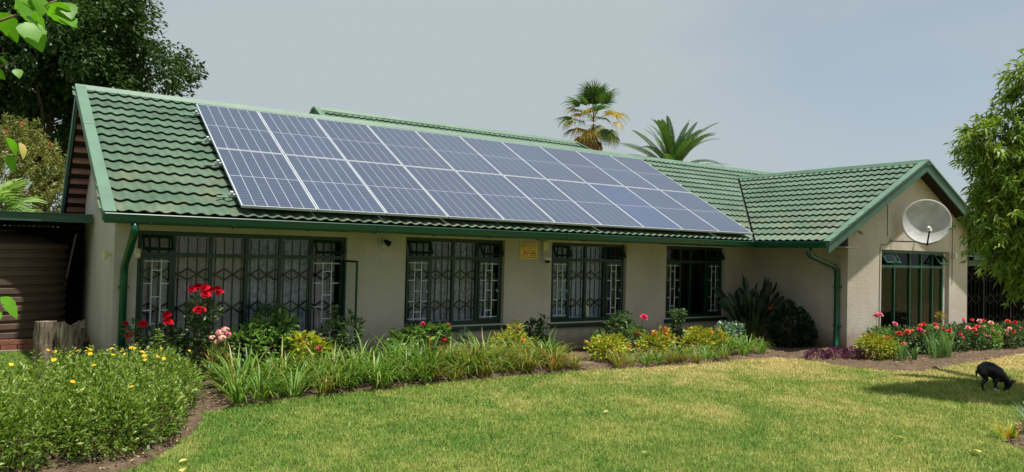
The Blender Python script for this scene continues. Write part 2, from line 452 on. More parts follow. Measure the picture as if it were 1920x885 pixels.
def bed(name, poly, label, step=0.07):
    p = np.array(poly); x0, y0 = p.min(0) - step; x1, y1 = p.max(0) + step
    nx, ny = int((x1 - x0) / step) + 1, int((y1 - y0) / step) + 1
    gx, gy = np.meshgrid(x0 + np.arange(nx) * step, y0 + np.arange(ny) * step, indexing='ij')
    P = np.stack([gx.ravel(), gy.ravel()], 1); P += RNG.uniform(-0.02, 0.02, P.shape)
    ins = inside(P, poly).reshape(nx, ny)
    er = ins.copy(); er[1:-1, 1:-1] = ins[1:-1, 1:-1] & ins[2:, 1:-1] & ins[:-2, 1:-1] & ins[1:-1, 2:] & ins[1:-1, :-2]
    z = np.where(er, 0.02 + RNG.random((nx, ny)) * 0.035, np.where(ins, 0.008, -0.012)).ravel()
    V = np.column_stack([P, z])
    i, j = np.meshgrid(np.arange(nx - 1), np.arange(ny - 1), indexing='ij')
    a = i * ny + j; F = np.stack([a, a + ny, a + ny + 1, a + 1], -1).reshape(-1, 4)
    keep = ins.ravel()[F].sum(1) >= 2; F = F[keep]
    u, inv = np.unique(F, return_inverse=True)
    me = mesh_np(name, V[u], inv.reshape(-1, 4), smooth=True)
    return tag(obj(name, me, MT['soil']), label, 'flower bed', kind='structure')
bed('flower_bed', BED, 'long brown soil bed along the foot of the house')
bed('garden_soil', BED2, 'patch of bare soil under the strap-leaved plant at the right edge')

# ------------------------------------------------------------------ house
house = empty('house', (5, 1, 0))
tag(house, 'long taupe bungalow with green tiled roof and projecting gabled wing', 'house')

def wall_x(mb, x0, x1, z0, z1, yf, yb, ops):
    xs = sorted({x0, x1, *[o[0] for o in ops], *[o[1] for o in ops]}); zs = sorted({z0, z1, *[o[2] for o in ops], *[o[3] for o in ops]})
    void = lambda x, z: any(o[0] < x < o[1] and o[2] < z < o[3] for o in ops)
    S = [[not void((xs[i]+xs[i+1])/2, (zs[j]+zs[j+1])/2) for j in range(len(zs)-1)] for i in range(len(xs)-1)]
    for i in range(len(xs)-1):
        for j in range(len(zs)-1):
            if not S[i][j]: continue
            a, b, c, d = xs[i], xs[i+1], zs[j], zs[j+1]
            mb.add([(a,yf,c),(b,yf,c),(b,yf,d),(a,yf,d)], [(0,1,2,3)]); mb.add([(a,yb,c),(b,yb,c),(b,yb,d),(a,yb,d)], [(3,2,1,0)])
            if i == 0 or not S[i-1][j]: mb.add([(a,yf,c),(a,yf,d),(a,yb,d),(a,yb,c)], [(0,1,2,3)])
            if i == len(xs)-2 or not S[i+1][j]: mb.add([(b,yf,c),(b,yb,c),(b,yb,d),(b,yf,d)], [(0,1,2,3)])
            if j == 0 or not S[i][j-1]: mb.add([(a,yf,c),(a,yb,c),(b,yb,c),(b,yf,c)], [(0,1,2,3)])
            if j == len(zs)-2 or not S[i][j+1]: mb.add([(a,yf,d),(b,yf,d),(b,yb,d),(a,yb,d)], [(0,1,2,3)])
    return mb

WIN = [  # column edges, sill z, head z, transom z, frame y, vents open, casements with bars
    dict(xs=[-1.09,-0.64,-0.15,0.35,0.84,1.32,1.83], z0=0.14, z1=2.00, zt=1.69, y=1.03, vents=(0,5), bars=(0,5), sill=False, label='widest window, nearly to the ground, one casement open'),
    dict(xs=[2.90,3.39,3.83,4.31,4.81], z0=0.58, z1=2.04, zt=1.72, y=1.03, vents=(0,3), bars=(0,3), sill=True, label='window over the geraniums'),
    dict(xs=[5.92,6.38,6.79,7.28,7.76], z0=0.56, z1=2.04, zt=1.73, y=1.03, vents=(0,3), bars=(0,3), sill=True, label='window right of the yellow sign'),
    dict(xs=[8.94,9.43,9.74,10.24,10.73], z0=0.56, z1=2.05, zt=1.74, y=1.03, vents=(3,), bars=(0,3), sill=True, label='dark window without curtains'),
    dict(xs=[12.97,13.60,14.24,14.72,15.22,15.69], z0=0.22, z1=2.09, zt=1.75, y=-1.36, vents=(0,4), bars=(), sill=False, label='tall window under the satellite dish'),
]
mb = MB(); wall_x(mb, XL, XWL + 0.22, 0, 2.60, YW, YW + 0.22, [(w['xs'][0]-0.02, w['xs'][-1]+0.03, w['z0']-0.02, w['z1']+0.02) for w in WIN[:4]])
obj('wall', mb, MT['wall'], house)
# left gable wall (pentagon in the YZ plane)
roofz = lambda y: EZ + (y if y < RIDGE_Y else 2 * RIDGE_Y - y) * TM - 0.07
mb = MB().prism([(XL,YW+0.222,0),(XL,7.0,0),(XL,7.0,roofz(7.0)),(XL,RIDGE_Y,roofz(RIDGE_Y)),(XL,YW+0.222,roofz(YW+0.222))][::-1], (0.22, 0, 0))
mb.prism([(XL,YW,2.602),(XL,YW+0.222,2.602),(XL,YW+0.222,roofz(YW+0.222)),(XL,YW,roofz(YW))][::-1], (0.22,0,0))
obj('wall', mb, MT['wall'], house)
# wing side wall and gable wall
w = WIN[4]
mb = MB().box((XWL, YWF + 0.222, 0), (XWL + 0.22, YW - 0.002, 2.70)); obj('wall', mb, MT['wall'], house)
mb = MB().box((XWR - 0.22, YWF + 0.222, 0), (XWR, 7.0, 2.62)); obj('wall', mb, MT['wall'], house)
wz = lambda x: WRZ - abs(x - WXR) * TW - 0.06
mb = MB(); wall_x(mb, XWL, XWR, 0, wz(XWR), YWF, YWF + 0.22, [(w['xs'][0]-0.02, w['xs'][-1]+0.16, w['z0']-0.02, w['z1']+0.02)])
zt_ = wz(XWR)
mb.prism([(XWL,YWF,zt_),(XWR,YWF,zt_),(WXR,YWF,wz(WXR)),(XWL,YWF,wz(XWL))], (0, 0.22, 0))
obj('wall', mb, MT['wall'], house)
mb = MB().box((XL + 0.222, 7.0, 0), (20, 7.22, 2.6)); obj('wall', mb, MT['wall'], house)
# inside: partition, ceiling, floor
mb = MB().box((XL+0.23, 3.4, 0.03), (XWL, 3.5, 2.38)); obj('partition', mb, MT['room'], house); obj('partition', MB().box((XWL + 0.23, 2.6, 0.03), (XWR - 0.23, 2.7, 2.38)), MT['dark'], house); obj('shade_lining', MB().box((XWR - 0.26, YWF + 0.24, 0.035), (XWR - 0.225, 2.58, 2.39)), MT['dark'], house)  # wing partition and added lining coloured dark as the room's shade
mb = MB().box((XL+0.23, YW+0.23, 2.40), (XWL-0.01, 6.9, 2.45)); mb.box((XWL + 0.23, YWF+0.23, 2.40), (XWR-0.23, 6.9, 2.45)); obj('ceiling', mb, MT['room'], house)
mb = MB().box((XL+0.23, YW+0.23, 0.0), (XWL-0.01, 6.9, 0.03)); mb.box((XWL + 0.23, YWF+0.23, 0), (XWR-0.23, 6.9, 0.03)); obj('floor', mb, MT['dark'], house)  # room shade put into the dark floor colour
# soffits
mb = MB().box((XL, 0.01, 2.10), (WX0, YW - 0.003, 2.125)); obj('soffit', mb, MT['soffit'], house)
mb = MB().box((WX0, WYF + 0.06, 2.10), (XWL - 0.003, YW - 0.003, 2.125)); obj('soffit', mb, MT['soffit'], house)

# ---- roof decks
def plane_pts(pts, f, off): return [(x, y, f(x, y) + off) for x, y in pts]
mz = lambda x, y: EZ + y * TM
deck = MB()
deck.prism(plane_pts([(-1.60,0.0),(WX0,0.0),(WXR,3.36),(20,3.36),(20,RIDGE_Y),(-1.74,RIDGE_Y)], mz, -0.07), (0,0,0.055))
bz = lambda x, y: EZ + (2 * RIDGE_Y - y) * TM
deck.prism(plane_pts([(-1.74,RIDGE_Y),(20,RIDGE_Y),(20,7.95),(-1.77,7.95)], bz, -0.07), (0,0,0.065))
roof = obj('roof', deck, MT['dark'], house)
deck2 = MB()
wzl = lambda x, y: EZ + (x - WX0) * TW
wzr = lambda x, y: EZ + (WX1 - x) * TW
deck2.prism(plane_pts([(WX0,0.0),(WX0,WYF+0.03),(WXR,WYF+0.03),(WXR,3.36)], wzl, -0.07), (0,0,0.055))
deck2.prism(plane_pts([(WXR,WYF+0.03),(WX1,WYF+0.03),(WX1,0.0),(WXR,3.36)], wzr, -0.07), (0,0,0.065))
roof_w = obj('roof', deck2, MT['dark'], house); roof_w['label'] = 'tiled roof of the projecting gabled wing'

# ---- roof tiles
PITCH, COURSE, NWAVE = 0.166, 0.31, 8
_tiles = {}
def tile_geo(nw, clen):
    S = 6; n = nw * S
    xs = np.arange(n + 1) / S * PITCH
    h = 0.027 * (0.5 + 0.5 * np.cos(2 * np.pi * xs / PITCH)) ** 1.25
    L = 0.037
    rows = [(0.004, h + L - 0.013), (0.0, h + L), (0.0, h + L), (0.012, h + L + 0.002), (clen + 0.02, h * 0.96 + 0.001)]
    V = np.concatenate([np.column_stack([xs, np.full(n + 1, y), z]) for y, z in rows])
    F = []
    for r in (0, 2, 3):
        a = r * (n + 1) + np.arange(n); F.append(np.stack([a, a + 1, a + n + 2, a + n + 1], 1))
    return V, np.concatenate(F)
def tile_mesh(nw, clen):
    k = (nw, round(clen, 3))
    if k not in _tiles:
        V, F = tile_geo(nw, clen); me = mesh_np('roof_tile', V, F, smooth=True); me.materials.append(MT['tile']); _tiles[k] = me
    return _tiles[k]
import bmesh
def lay_tiles(parent, O, u, v, n, rows, span, clip=None, stagger=4):
    """span(row) -> (start, end) along u; clip = (point, normal) in world, material beyond the normal is cut away"""
    O, u, v, n = Vector(O), Vector(u), Vector(v), Vector(n)
    B = Matrix((u, v, n)).transposed().to_4x4(); cnt = 0
    for r in range(rows):
        a, b, clen = span(r)
        if b - a < 0.1: continue
        a0 = math.floor(a / PITCH) * PITCH + (PITCH if (a % PITCH) > PITCH * .55 else 0)
        x = a0; first = True
        while x < b - 0.03:
            nw = NWAVE if not (first and r % 2) else stagger
            first = False
            nw = min(nw, max(1, math.ceil((b - x) / PITCH - 0.05)))
            Mx = B.copy(); Mx.translation = O + u * x + v * (r * COURSE) + n * 0.0
            me = tile_mesh(nw, clen)
            if clip is not None and not (callable(clip[2]) and not clip[2](r)):
                inv = Mx.inverted(); lp = inv @ Vector(clip[0]); ln = (inv.to_3x3() @ Vector(clip[1])).normalized()
                ds = [(vv.co - lp).dot(ln) for vv in me.vertices]
                if min(ds) > 0: x += nw * PITCH; continue
                if max(ds) > 0:
                    bm = bmesh.new(); bm.from_mesh(me)
                    bmesh.ops.bisect_plane(bm, geom=bm.verts[:] + bm.edges[:] + bm.faces[:], plane_co=lp, plane_no=ln, clear_outer=True)
                    me = bpy.data.meshes.new('roof_tile'); bm.to_mesh(me); bm.free(); me.materials.append(MT['tile'])
                    if len(me.polygons) == 0: x += nw * PITCH; continue
            o = bpy.data.objects.new('roof_tile', me); COL.objects.link(o); o.parent = parent
            o.matrix_basis = Mx; cnt += 1
            x += nw * PITCH
    return cnt
cs, sn = math.cos(TH), math.sin(TH)
NR = 15
def span_main(r):
    s = r * COURSE; y = s * cs
    clen = COURSE if r < NR - 1 else max(0.05, RIDGE_Y / cs - s)
    xl = -1.60 - 0.16 * y / 4
    return (xl, (WX0 + (y + 0.3) / 0.9457) if y + 0.12 < 3.36 else 18.6, clen)
vn = Vector((0.9457, -1, 0)).normalized()
p_main = Vector((WX0, 0, 0)) - vn * 0.025
c1 = lay_tiles(roof, (0, 0, EZ), (1,0,0), (0,cs,sn), (0,-sn,cs), NR, span_main, (p_main, vn, lambda r: r * COURSE * cs + 0.12 < 3.36))
cw, sw = math.cos(THW), math.sin(THW)
def span_wing(r):
    s = r * COURSE; x = s * cw
    clen = COURSE if (r + 1) * COURSE * cw < WXR - WX0 else max(0.05, (WXR - WX0) / cw - s)
    return (-(x + 0.35) * 0.9457, -WYF - 0.05, clen)
p_w = Vector((WX0, 0, 0)) + vn * 0.025
c2 = lay_tiles(roof_w, (WX0, 0, EZ), (0,-1,0), (cw,0,sw), (-sw,0,cw), 13, span_wing, (p_w, -vn, None))
# rear range whose ridge shows above the main ridge
RY, RZ, RX0, RX1 = 8.0, 5.34, 3.62, 11.95
rz_ = lambda x, y: RZ - (RY - y) * TM
rzb = lambda x, y: RZ - (y - RY) * TM
d3 = MB().prism(plane_pts([(RX0,5.0),(RX1+1.2,5.0),(RX1,RY),(RX0,RY)], rz_, -0.07), (0,0,0.055))
d3.prism(plane_pts([(RX0,RY),(RX1,RY),(RX1+1.2,11.0),(RX0,11.0)], rzb, -0.07), (0,0,0.065))
roof_b = obj('roof', d3, MT['dark'], house); roof_b['label'] = 'tiled roof ridge rising behind the main ridge'
nr = 6; y_off = RY - nr * COURSE * cs
c3 = lay_tiles(roof_b, (0, y_off, RZ - nr * COURSE * sn), (1,0,0), (0,cs,sn), (0,-sn,cs), nr, lambda r: (RX0 + 0.08, RX1 + (nr - r) * 0.1, COURSE))
mb = MB().prism([(RX0+0.06,5.6,rz_(0,5.6)-0.08),(RX0+0.06,10.4,rzb(0,10.4)-0.08),(RX0+0.06,RY,RZ-0.06)][::-1], (0.1,0,0)); obj('gable_panel', mb, MT['trim_dark'], roof_b)
for (ya, za, yb, zb) in ((5.0, rz_(0,5.0), RY, RZ), (RY, RZ, 11.0, rzb(0,11.0))):
    mb = MB().beam((RX0, ya, za + 0.01), (RX0, yb, zb + 0.01), 0.15, 0.15, (0,0,1)); obj('bargeboard', mb, MT['trim'], roof_b)
# right end: a rake running down behind the main ridge
mb = MB().beam((RX1 + 0.03, RY, RZ + 0.01), (RX1 + 1.2, 5.2, rz_(0,5.2) + 0.02), 0.16, 0.12, (0,0,1)); obj('bargeboard', mb, MT['trim'], roof_b)
print('tiles', c1, c2, c3)

# ---- ridge caps
def ridge_piece(p, q, half, parent, slope, mat):
    """angular cap: p..q along the ridge, slope = tangent of roof"""
    p, q = Vector(p), Vector(q); d = (q - p).normalized(); s = Vector((0,0,1)).cross(d).normalized()
    mb = MB(); prof = [(-half, -half * slope - 0.02), (-half, -half * slope + 0.015), (-0.05, 0.035), (0.05, 0.035), (half, -half * slope + 0.015), (half, -half * slope - 0.02)]
    a = [p + s * t + Vector((0,0,z)) for t, z in prof]
    n = len(a); b = [x + (q - p) for x in a]
    fs = [(i, i+1, n+i+1, n+i) for i in range(n-1)] + [tuple(range(n))[::-1], tuple(range(n, 2*n))]
    mb.add(a + b, fs); return obj('ridge_cap', mb, mat, parent)
k = 0; x = -1.78
while x < 19.9:
    x2 = min(19.9, x + 1.83); e = 0.004 * (k % 2)
    ridge_piece((x, RIDGE_Y, RIDGE_Z + 0.035 + e), (x2 + 0.03, RIDGE_Y, RIDGE_Z + 0.035 + e), 0.125, roof, TM, MT['trim']); x = x2; k += 1
y = WYF - 0.02; k = 0
while y < 3.55:
    y2 = min(3.62, y + 1.83); e = 0.004 * (k % 2)
    ridge_piece((WXR, y, WRZ + 0.035 + e), (WXR, y2 + 0.03, WRZ + 0.035 + e), 0.125, roof_w, TW, MT['trim']); y = y2; k += 1
x = RX0 - 0.02; k = 0
while x < RX1 - 0.1:
    x2 = min(RX1 + 0.05, x + 1.83); e = 0.004 * (k % 2)
    ridge_piece((x, RY, RZ + 0.04 + e), (x2 + 0.03, RY, RZ + 0.04 + e), 0.125, roof_b, TM, MT['trim']); x = x2; k += 1
# ---- bargeboards (left verge, wing gable)
nrm = Vector((0, -sn, cs))
mid = 0.62
A, Bp = Vector((-1.545, -0.06, EZ - 0.035)), Vector((-1.71, RIDGE_Y, RIDGE_Z))
Cc = A.lerp(Bp, mid)
mb = MB().beam(A, Cc, 0.15, 0.14, nrm); obj('bargeboard', mb, MT['trim'], roof, bevel=0.008)
mb = MB().beam(Cc + nrm * 0.006, Bp + nrm * 0.006, 0.154, 0.14, nrm); obj('bargeboard', mb, MT['trim'], roof, bevel=0.008)
mb = MB().beam((-1.74, RIDGE_Y + 0.06, RIDGE_Z - 0.05), (-1.78, 7.97, EZ - 0.03), 0.05, 0.22, (0, sn, cs)); obj('bargeboard', mb, MT['trim_dark'], roof)  # shade on the back verge is put into this darker green
# battens under the back verge
for i in range(12):
    y = RIDGE_Y + 0.45 + i * 0.31; z = bz(0, y) - 0.10
    mb = MB().beam((-1.70, y, z), (XL - 0.002, y, z), 0.11, 0.05, (0, sn, cs)); obj('batten', mb, MT['batten'], roof)
# wing gable boards
for sx in (-1, 1):
    xe = WXR + sx * 3.62; ze = WRZ - 3.62 * TW
    mb = MB().prism([(xe, WYF, ze - 0.19), (xe, WYF, ze + 0.035), (WXR + sx*0.002, WYF, WRZ + 0.035), (WXR + sx*0.002, WYF, WRZ - 0.19)][::(-1 if sx < 0 else 1)], (0, 0.03, 0))
    obj('bargeboard', mb, MT['trim_dark'], roof_w)
    n2 = Vector((sx * sw, 0, cw))
    p, q = Vector((xe, WYF + 0.045, ze + 0.045)), Vector((WXR + sx * 0.004, WYF + 0.045, WRZ + 0.045))
    c_ = p.lerp(q, 0.36)
    obj('verge_flashing', MB().beam(p, c_, 0.15, 0.03, n2), MT['trim'], roof_w)
    obj('verge_flashing', MB().beam(c_ + n2 * 0.005, q + n2 * 0.005, 0.156, 0.03, n2), MT['trim'], roof_w)
# ---- gutters and downpipes
def gutter(p0, p1, out):
    p0, p1, out = Vector(p0), Vector(p1), Vector(out)
    prof = [(0.004, 0.0), (0.004, -0.105), (0.03, -0.115), (0.105, -0.108), (0.125, -0.085), (0.135, -0.01), (0.148, -0.002), (0.142, 0.008), (0.126, 0.0), (0.118, -0.07), (0.10, -0.098), (0.016, -0.10), (0.012, 0.0)]
    a = [p0 + out * t + Vector((0,0,z)) for t, z in prof]; b = [q + (p1 - p0) for q in a]; n = len(a)
    fs = [(i, (i+1) % n, n + (i+1) % n, n + i) for i in range(n)]
    mb = MB().add(a + b, fs)
    # end stops
    e = [0,1,2,3,4,5]
    mb.add([a[i] for i in e], [tuple(range(6))]); mb.add([b[i] for i in e], [tuple(range(6))[::-1]])
    return mb
obj('gutter', gutter((-1.60, 0.0, 2.192), (WX0 - 0.004, 0.0, 2.192), (0, -1, 0)), MT['gutter'], house)
obj('gutter', gutter((WX0 - 0.002, WYF + 0.015, 2.192), (WX0 - 0.002, -0.15, 2.192), (-1, 0, 0)), MT['gutter'], house)
for k in range(12): obj('gutter_bracket', MB().box((-1.1 + k*0.99, -0.142, 2.068), (-1.085 + k*0.99, 0.0, 2.0758)), MT['gutter'], house)
for x in (1.9, 5.4, 8.9): obj('gutter_joint', gutter((x, -0.002, 2.1925), (x + 0.07, -0.002, 2.1925), (0, -1.03, 0)), MT['gutter'], house)
def pipe(pts, r, clips):
    o = obj('downpipe', MB().tube(pts, r, 12), MT['gutter'], house, smooth=True)
    for c, w, d in clips:
        obj('bracket', MB().box((c[0]-w/2, c[1]-d/2, c[2]-0.015), (c[0]+w/2, c[1]+d/2, c[2]+0.015)), MT['gutter'], o)
    return o
pipe([(-1.27,-0.07,2.09),(-1.27,-0.07,1.99),(-1.27,-0.02,1.93),(-1.27,0.78,1.57),(-1.27,0.86,1.50),(-1.27,0.88,1.40),(-1.27,0.88,0.05)], 0.048, [((-1.27,0.90,1.25),0.13,0.1),((-1.27,0.90,0.45),0.13,0.1)])
pipe([(10.49,-1.36,2.09),(10.49,-1.36,1.99),(10.54,-1.34,1.93),(11.50,-1.25,1.72),(11.60,-1.24,1.66),(11.63,-1.24,1.56),(11.63,-1.24,0.30),(11.60,-1.26,0.12),(11.52,-1.32,0.05)], 0.055, [((11.65,-1.24,1.3),0.1,0.14),((11.65,-1.24,0.5),0.1,0.14)])

# ---- windows
def bar_pattern(mb, x0, x1, z0, z1, y):
    t = 0.015; h = z1 - z0
    xa, xb = x0 + (x1 - x0) * 0.36, x0 + (x1 - x0) * 0.66
    for x in (xa, xb): mb.box((x - t/2, y, z0 + 0.03), (x + t/2, y + t, z1 - 0.03))
    for z in (z0 + 0.06, z1 - 0.06): mb.box((x0 + 0.025, y - 0.001, z - t/2), (x1 - 0.025, y + t - 0.001, z + t/2))
    n = max(2, round(h / 0.33))
    for k in range(1, n):
        z = z0 + h * k / n
        for (a, b) in ((x0 + 0.025, xa), (xb, x1 - 0.025)): mb.box((a, y - 0.001, z - t/2), (b, y + t - 0.001, z + t/2))
    for k in range(n):
        z = z0 + h * (k + 0.5) / n; mb.box((xa, y - 0.001, z - t/2), (xb, y + t - 0.001, z + t/2))
def leaf_frame(P, U, V_, w, h, t, mat_parent, name, matf, pane=True):
    """glazed leaf: corner P, unit vectors U (width) and V_ (height)"""
    P, U, V_ = Vector(P), Vector(U), Vector(V_); n = U.cross(V_).normalized(); mb = MB(); s = 0.032
    for a, b in ((P + V_ * s/2, P + U * w + V_ * s/2), (P + V_ * (h - s/2), P + U * w + V_ * (h - s/2))): mb.beam(a, b, t, s, V_)
    for a, b in ((P + U * s/2 + V_ * s, P + U * s/2 + V_ * (h - s)), (P + U * (w - s/2) + V_ * s, P + U * (w - s/2) + V_ * (h - s))): mb.beam(a, b, t - 0.003, s, U)
    o = obj(name, mb, matf, mat_parent)
    if pane:
        q = [P + U * s + V_ * s, P + U * (w - s) + V_ * s, P + U * (w - s) + V_ * (h - s), P + U * s + V_ * (h - s)]
        obj('pane', MB().prism([v - n * 0.002 for v in q], n * 0.004), MT['glass'], mat_parent)
    return o
for wi, w in enumerate(WIN):
    xs, z0, z1, zt, y = w['xs'], w['z0'], w['z1'], w['zt'], w['y']; d = 0.055; f = 0.045
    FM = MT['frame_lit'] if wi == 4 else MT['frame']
    mb = MB().box((xs[0]-0.02, y, z0-0.02), (xs[-1]+0.02, y+d, z0+f)); mb.box((xs[0]-0.02, y, z1-f), (xs[-1]+0.02, y+d, z1+0.02))
    mb.box((xs[0]-0.02, y+0.001, z0+f), (xs[0]+f-0.01, y+d-0.001, z1-f)); mb.box((xs[-1]-f+0.01, y+0.001, z0+f), (xs[-1]+0.02, y+d-0.001, z1-f))
    win = obj('window', mb, FM, house); win['label'] = w['label']
    if wi == 4:
        obj('reveal_panel', MB().box((xs[-1]+0.022, y+0.01, z0), (xs[-1]+0.158, y+0.05, z1)), MT['wall'], win)
    for x in xs[1:-1]:
        mw = 0.017 if wi == 4 else 0.024
        obj('mullion', MB().box((x-mw, y-0.004, z0+f), (x+mw, y+d+0.004, z1-f)), FM, win)
    for i in range(len(xs) - 1):
        a = xs[i] + (0.035 if i == 0 else 0.024); b = xs[i+1] - (0.035 if i == len(xs)-2 else 0.024)
        obj('transom', MB().box((a, y-0.003, zt-0.028), (b, y+d+0.003, zt+0.028)), FM, win)
        yp = y + 0.028
        casement_open = (wi == 0 and i == 5)
        if not casement_open:
            obj('pane', MB().box((a, yp-0.002, z0+f), (b, yp+0.002, zt-0.028)), MT['glass'], win)
            if i in w['bars']:   # opening leaf with its own frame
                leaf_frame((a, y - 0.012, z0 + f), (1,0,0), (0,0,1), b - a, zt - 0.028 - z0 - f, 0.03, win, 'casement', FM, False)
                obj('handle', MB().tube([(b - 0.05, y - 0.02, z0 + 0.55), (b - 0.05, y - 0.05, z0 + 0.56), (b - 0.09, y - 0.055, z0 + 0.60)], 0.008, 6), MT['white_bar'], win)
        if i in w['vents']:
            hh = z1 - f - zt - 0.028; ang = R_(34)
            V_ = Vector((0, -math.sin(ang), -math.cos(ang)))
            P = Vector((b, y - 0.005, z1 - f)); leaf_frame(P, (-1, 0, 0), V_, b - a, hh * 1.0, 0.03, win, 'vent', FM)
            obj('stay', MB().tube([(a + 0.08, y, zt + 0.04), (a + 0.08, y - math.sin(ang) * hh, z1 - f - math.cos(ang) * hh + 0.02)], 0.006, 5), MT['black'], win)
        else:
            obj('pane', MB().box((a, yp-0.002, zt+0.028), (b, yp+0.002, z1-f)), MT['glass'], win)
        if i in w['bars']:
            m2 = MB(); bar_pattern(m2, a, b, z0 + f, zt - 0.03, y - 0.006); obj('burglar_bars', m2, MT['white_bar'], win)
    if w['sill']:
        yw = YW
        obj('sill', MB().prism([(xs[0]-0.06, yw-0.07, z0-0.115), (xs[0]-0.06, y+0.02, z0-0.115), (xs[0]-0.06, y+0.02, z0-0.022), (xs[0]-0.06, yw-0.07, z0-0.055)][::-1], (xs[-1]-xs[0]+0.13, 0, 0)), FM, win, bevel=0.006)
    if wi == 0:   # casement standing open at the right end
        leaf_frame((1.845, 0.985, 0.20), (0.05, -0.9987, 0), (0,0,1), 0.47, zt - 0.23, 0.03, win, 'casement', MT['frame'])
        obj('handle', MB().tube([(1.84, 0.57, 0.86), (1.80, 0.57, 0.87), (1.79, 0.62, 0.91)], 0.008, 6), MT['black'], win)
# ---- right-hand veranda with a dark trellis gate
ver = empty('veranda', (18.6, -1.0, 0)); tag(ver, 'dark veranda right of the gabled wing under a green fascia', 'veranda')
VY = -1.30
obj('fascia', MB().box((XWR + 0.004, VY - 0.28, 1.94), (22, VY - 0.25, 2.10)), MT['trim_dark'], ver)
obj('roof_sheet', MB().box((XWR + 0.004, VY - 0.34, 2.10), (22, 4, 2.13)), MT['trim_dark'], ver)
obj('head_beam', MB().box((XWR + 0.004, VY, 1.80), (22, VY + 0.1, 1.938)), MT['trim_dark'], ver)
obj('shade_back_wall', MB().box((XWR + 0.004, 2.6, 0), (22, 2.8, 2.09)), MT['dark'], ver)  # veranda shade put into the dark colour of walls and floor
obj('shade_end_wall', MB().box((22.0, VY, 0), (22.2, 2.8, 2.09)), MT['dark'], ver)
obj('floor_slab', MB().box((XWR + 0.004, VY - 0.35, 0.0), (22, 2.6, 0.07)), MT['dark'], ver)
obj('gate_rail', MB().box((XWR + 0.03, VY + 0.02, 0.075), (22, VY + 0.08, 0.11)), MT['alu'], ver)
for x in (17.9, 19.4, 20.8): obj('post', MB().box((x - 0.03, VY + 0.01, 0.11), (x + 0.03, VY + 0.07, 1.80)), MT['black'], ver)

# ---- folding trellises
def trellis(label, x0, x1, z0, z1, ztop, y, s=0.122, bands=3, dz=0.085, mat='black'):
    t = empty('security_trellis', ((x0 + x1) / 2, y, z0)); tag(t, label, 'security trellis', 'folding trellises behind the glass')
    n = max(2, round((x1 - x0) / s)); s = (x1 - x0) / n; w = 0.017
    bm_ = MB().box((-w/2, -w/2, 0), (w/2, w/2, ztop - z0)).mesh('bar'); bm_.materials.append(MT[mat])
    for i in range(n + 1):
        o = bpy.data.objects.new('bar', bm_); COL.objects.link(o); o.parent = t; o.location = (x0 + i * s - (x0 + x1) / 2, 0, 0)
    for bnd in range(bands):
        lat = MB()
        zc = z0 + (z1 - z0) * (bnd + 0.5) / bands
        for i in range(n):
            for sg in (-1, 1):
                lat.beam((x0 + i*s, y - 0.012, zc + sg * dz * (i % 2)), (x0 + (i+1)*s, y - 0.012, zc + sg * dz * ((i+1) % 2)), 0.012, 0.022, (0,0,1))
        obj('lattice', lat, MT[mat], t)
    return t
trellis('black folding trellis behind the widest window', -1.06, 1.80, 0.20, 1.66, 1.94, 1.16, bands=3)
trellis('black folding trellis behind the window over the geraniums', 2.93, 4.78, 0.64, 1.69, 1.98, 1.16, bands=2)
trellis('black folding trellis behind the window right of the yellow sign', 5.95, 7.73, 0.62, 1.70, 1.98, 1.16, bands=2)
trellis('dark vertical bars behind the tall window under the dish', 13.0, 15.66, 0.28, 1.70, 2.03, -1.24, s=0.33, bands=0)
trellis('black folding trellis gate across the dark veranda', XWR + 0.06, 21.9, 0.12, 1.80, 1.80, VY + 0.16, s=0.2, bands=3, dz=0.14)

# ---- curtains
def curtain(label, x0, x1, z0, z1, y, mat, amp=0.025, wl=0.11, cat='curtain', name='curtain'):
    n = max(8, int((x1 - x0) / 0.014)); xs = np.linspace(x0, x1, n + 1)
    yy = y + amp * np.sin(2 * np.pi * xs / wl + 1.7 * np.sin(xs * 3.1)) + 0.4 * amp * np.sin(xs * 37)
    V = np.concatenate([np.column_stack([xs, yy * 1, np.full(n + 1, z0)]), np.column_stack([xs, y + (yy - y) * 0.7, np.full(n + 1, z1)])])
    a = np.arange(n); F = np.stack([a, a + 1, a + n + 2, a + n + 1], 1)
    return tag(obj(name, mesh_np(name, V, F, smooth=True), MT[mat]), label, cat, 'curtains behind the windows')
curtain('pale pinkish curtain in the left half of the widest window', -1.05, 0.36, 0.1, 1.99, 1.30, 'cur_pink')
curtain('patterned lace curtain in the middle right of the widest window', 0.37, 1.33, 0.1, 1.99, 1.27, 'cur_grey')
curtain('pale lilac curtain behind the open casement of the widest window', 1.34, 1.80, 0.1, 1.99, 1.30, 'cur_pink')
curtain('patterned lace curtain in the window over the geraniums', 2.90, 4.80, 0.5, 2.03, 1.29, 'cur_grey')
curtain('bluish white curtain in the window right of the yellow sign', 5.92, 7.42, 0.5, 2.03, 1.29, 'cur_blue')
curtain('blue cloth at the right end of the window right of the yellow sign', 7.43, 7.76, 0.5, 2.03, 1.30, 'cur_navy')
curtain('white curtain at the left end of the dark veranda', XWR + 0.15, XWR + 0.75, 0.1, 1.85, VY + 0.35, 'cur_blue')
mb = MB().lathe([(0.001,0.0),(0.05,0.0),(0.055,0.02),(0.05,0.22),(0.03,0.26),(0.02,0.27),(0.001,0.272)], 16, (6.98, 1.20, 0.60))
tag(obj('white_bottle', mb, MT['white'], smooth=True), 'small white bottle standing on the sill behind the glass', 'bottle')

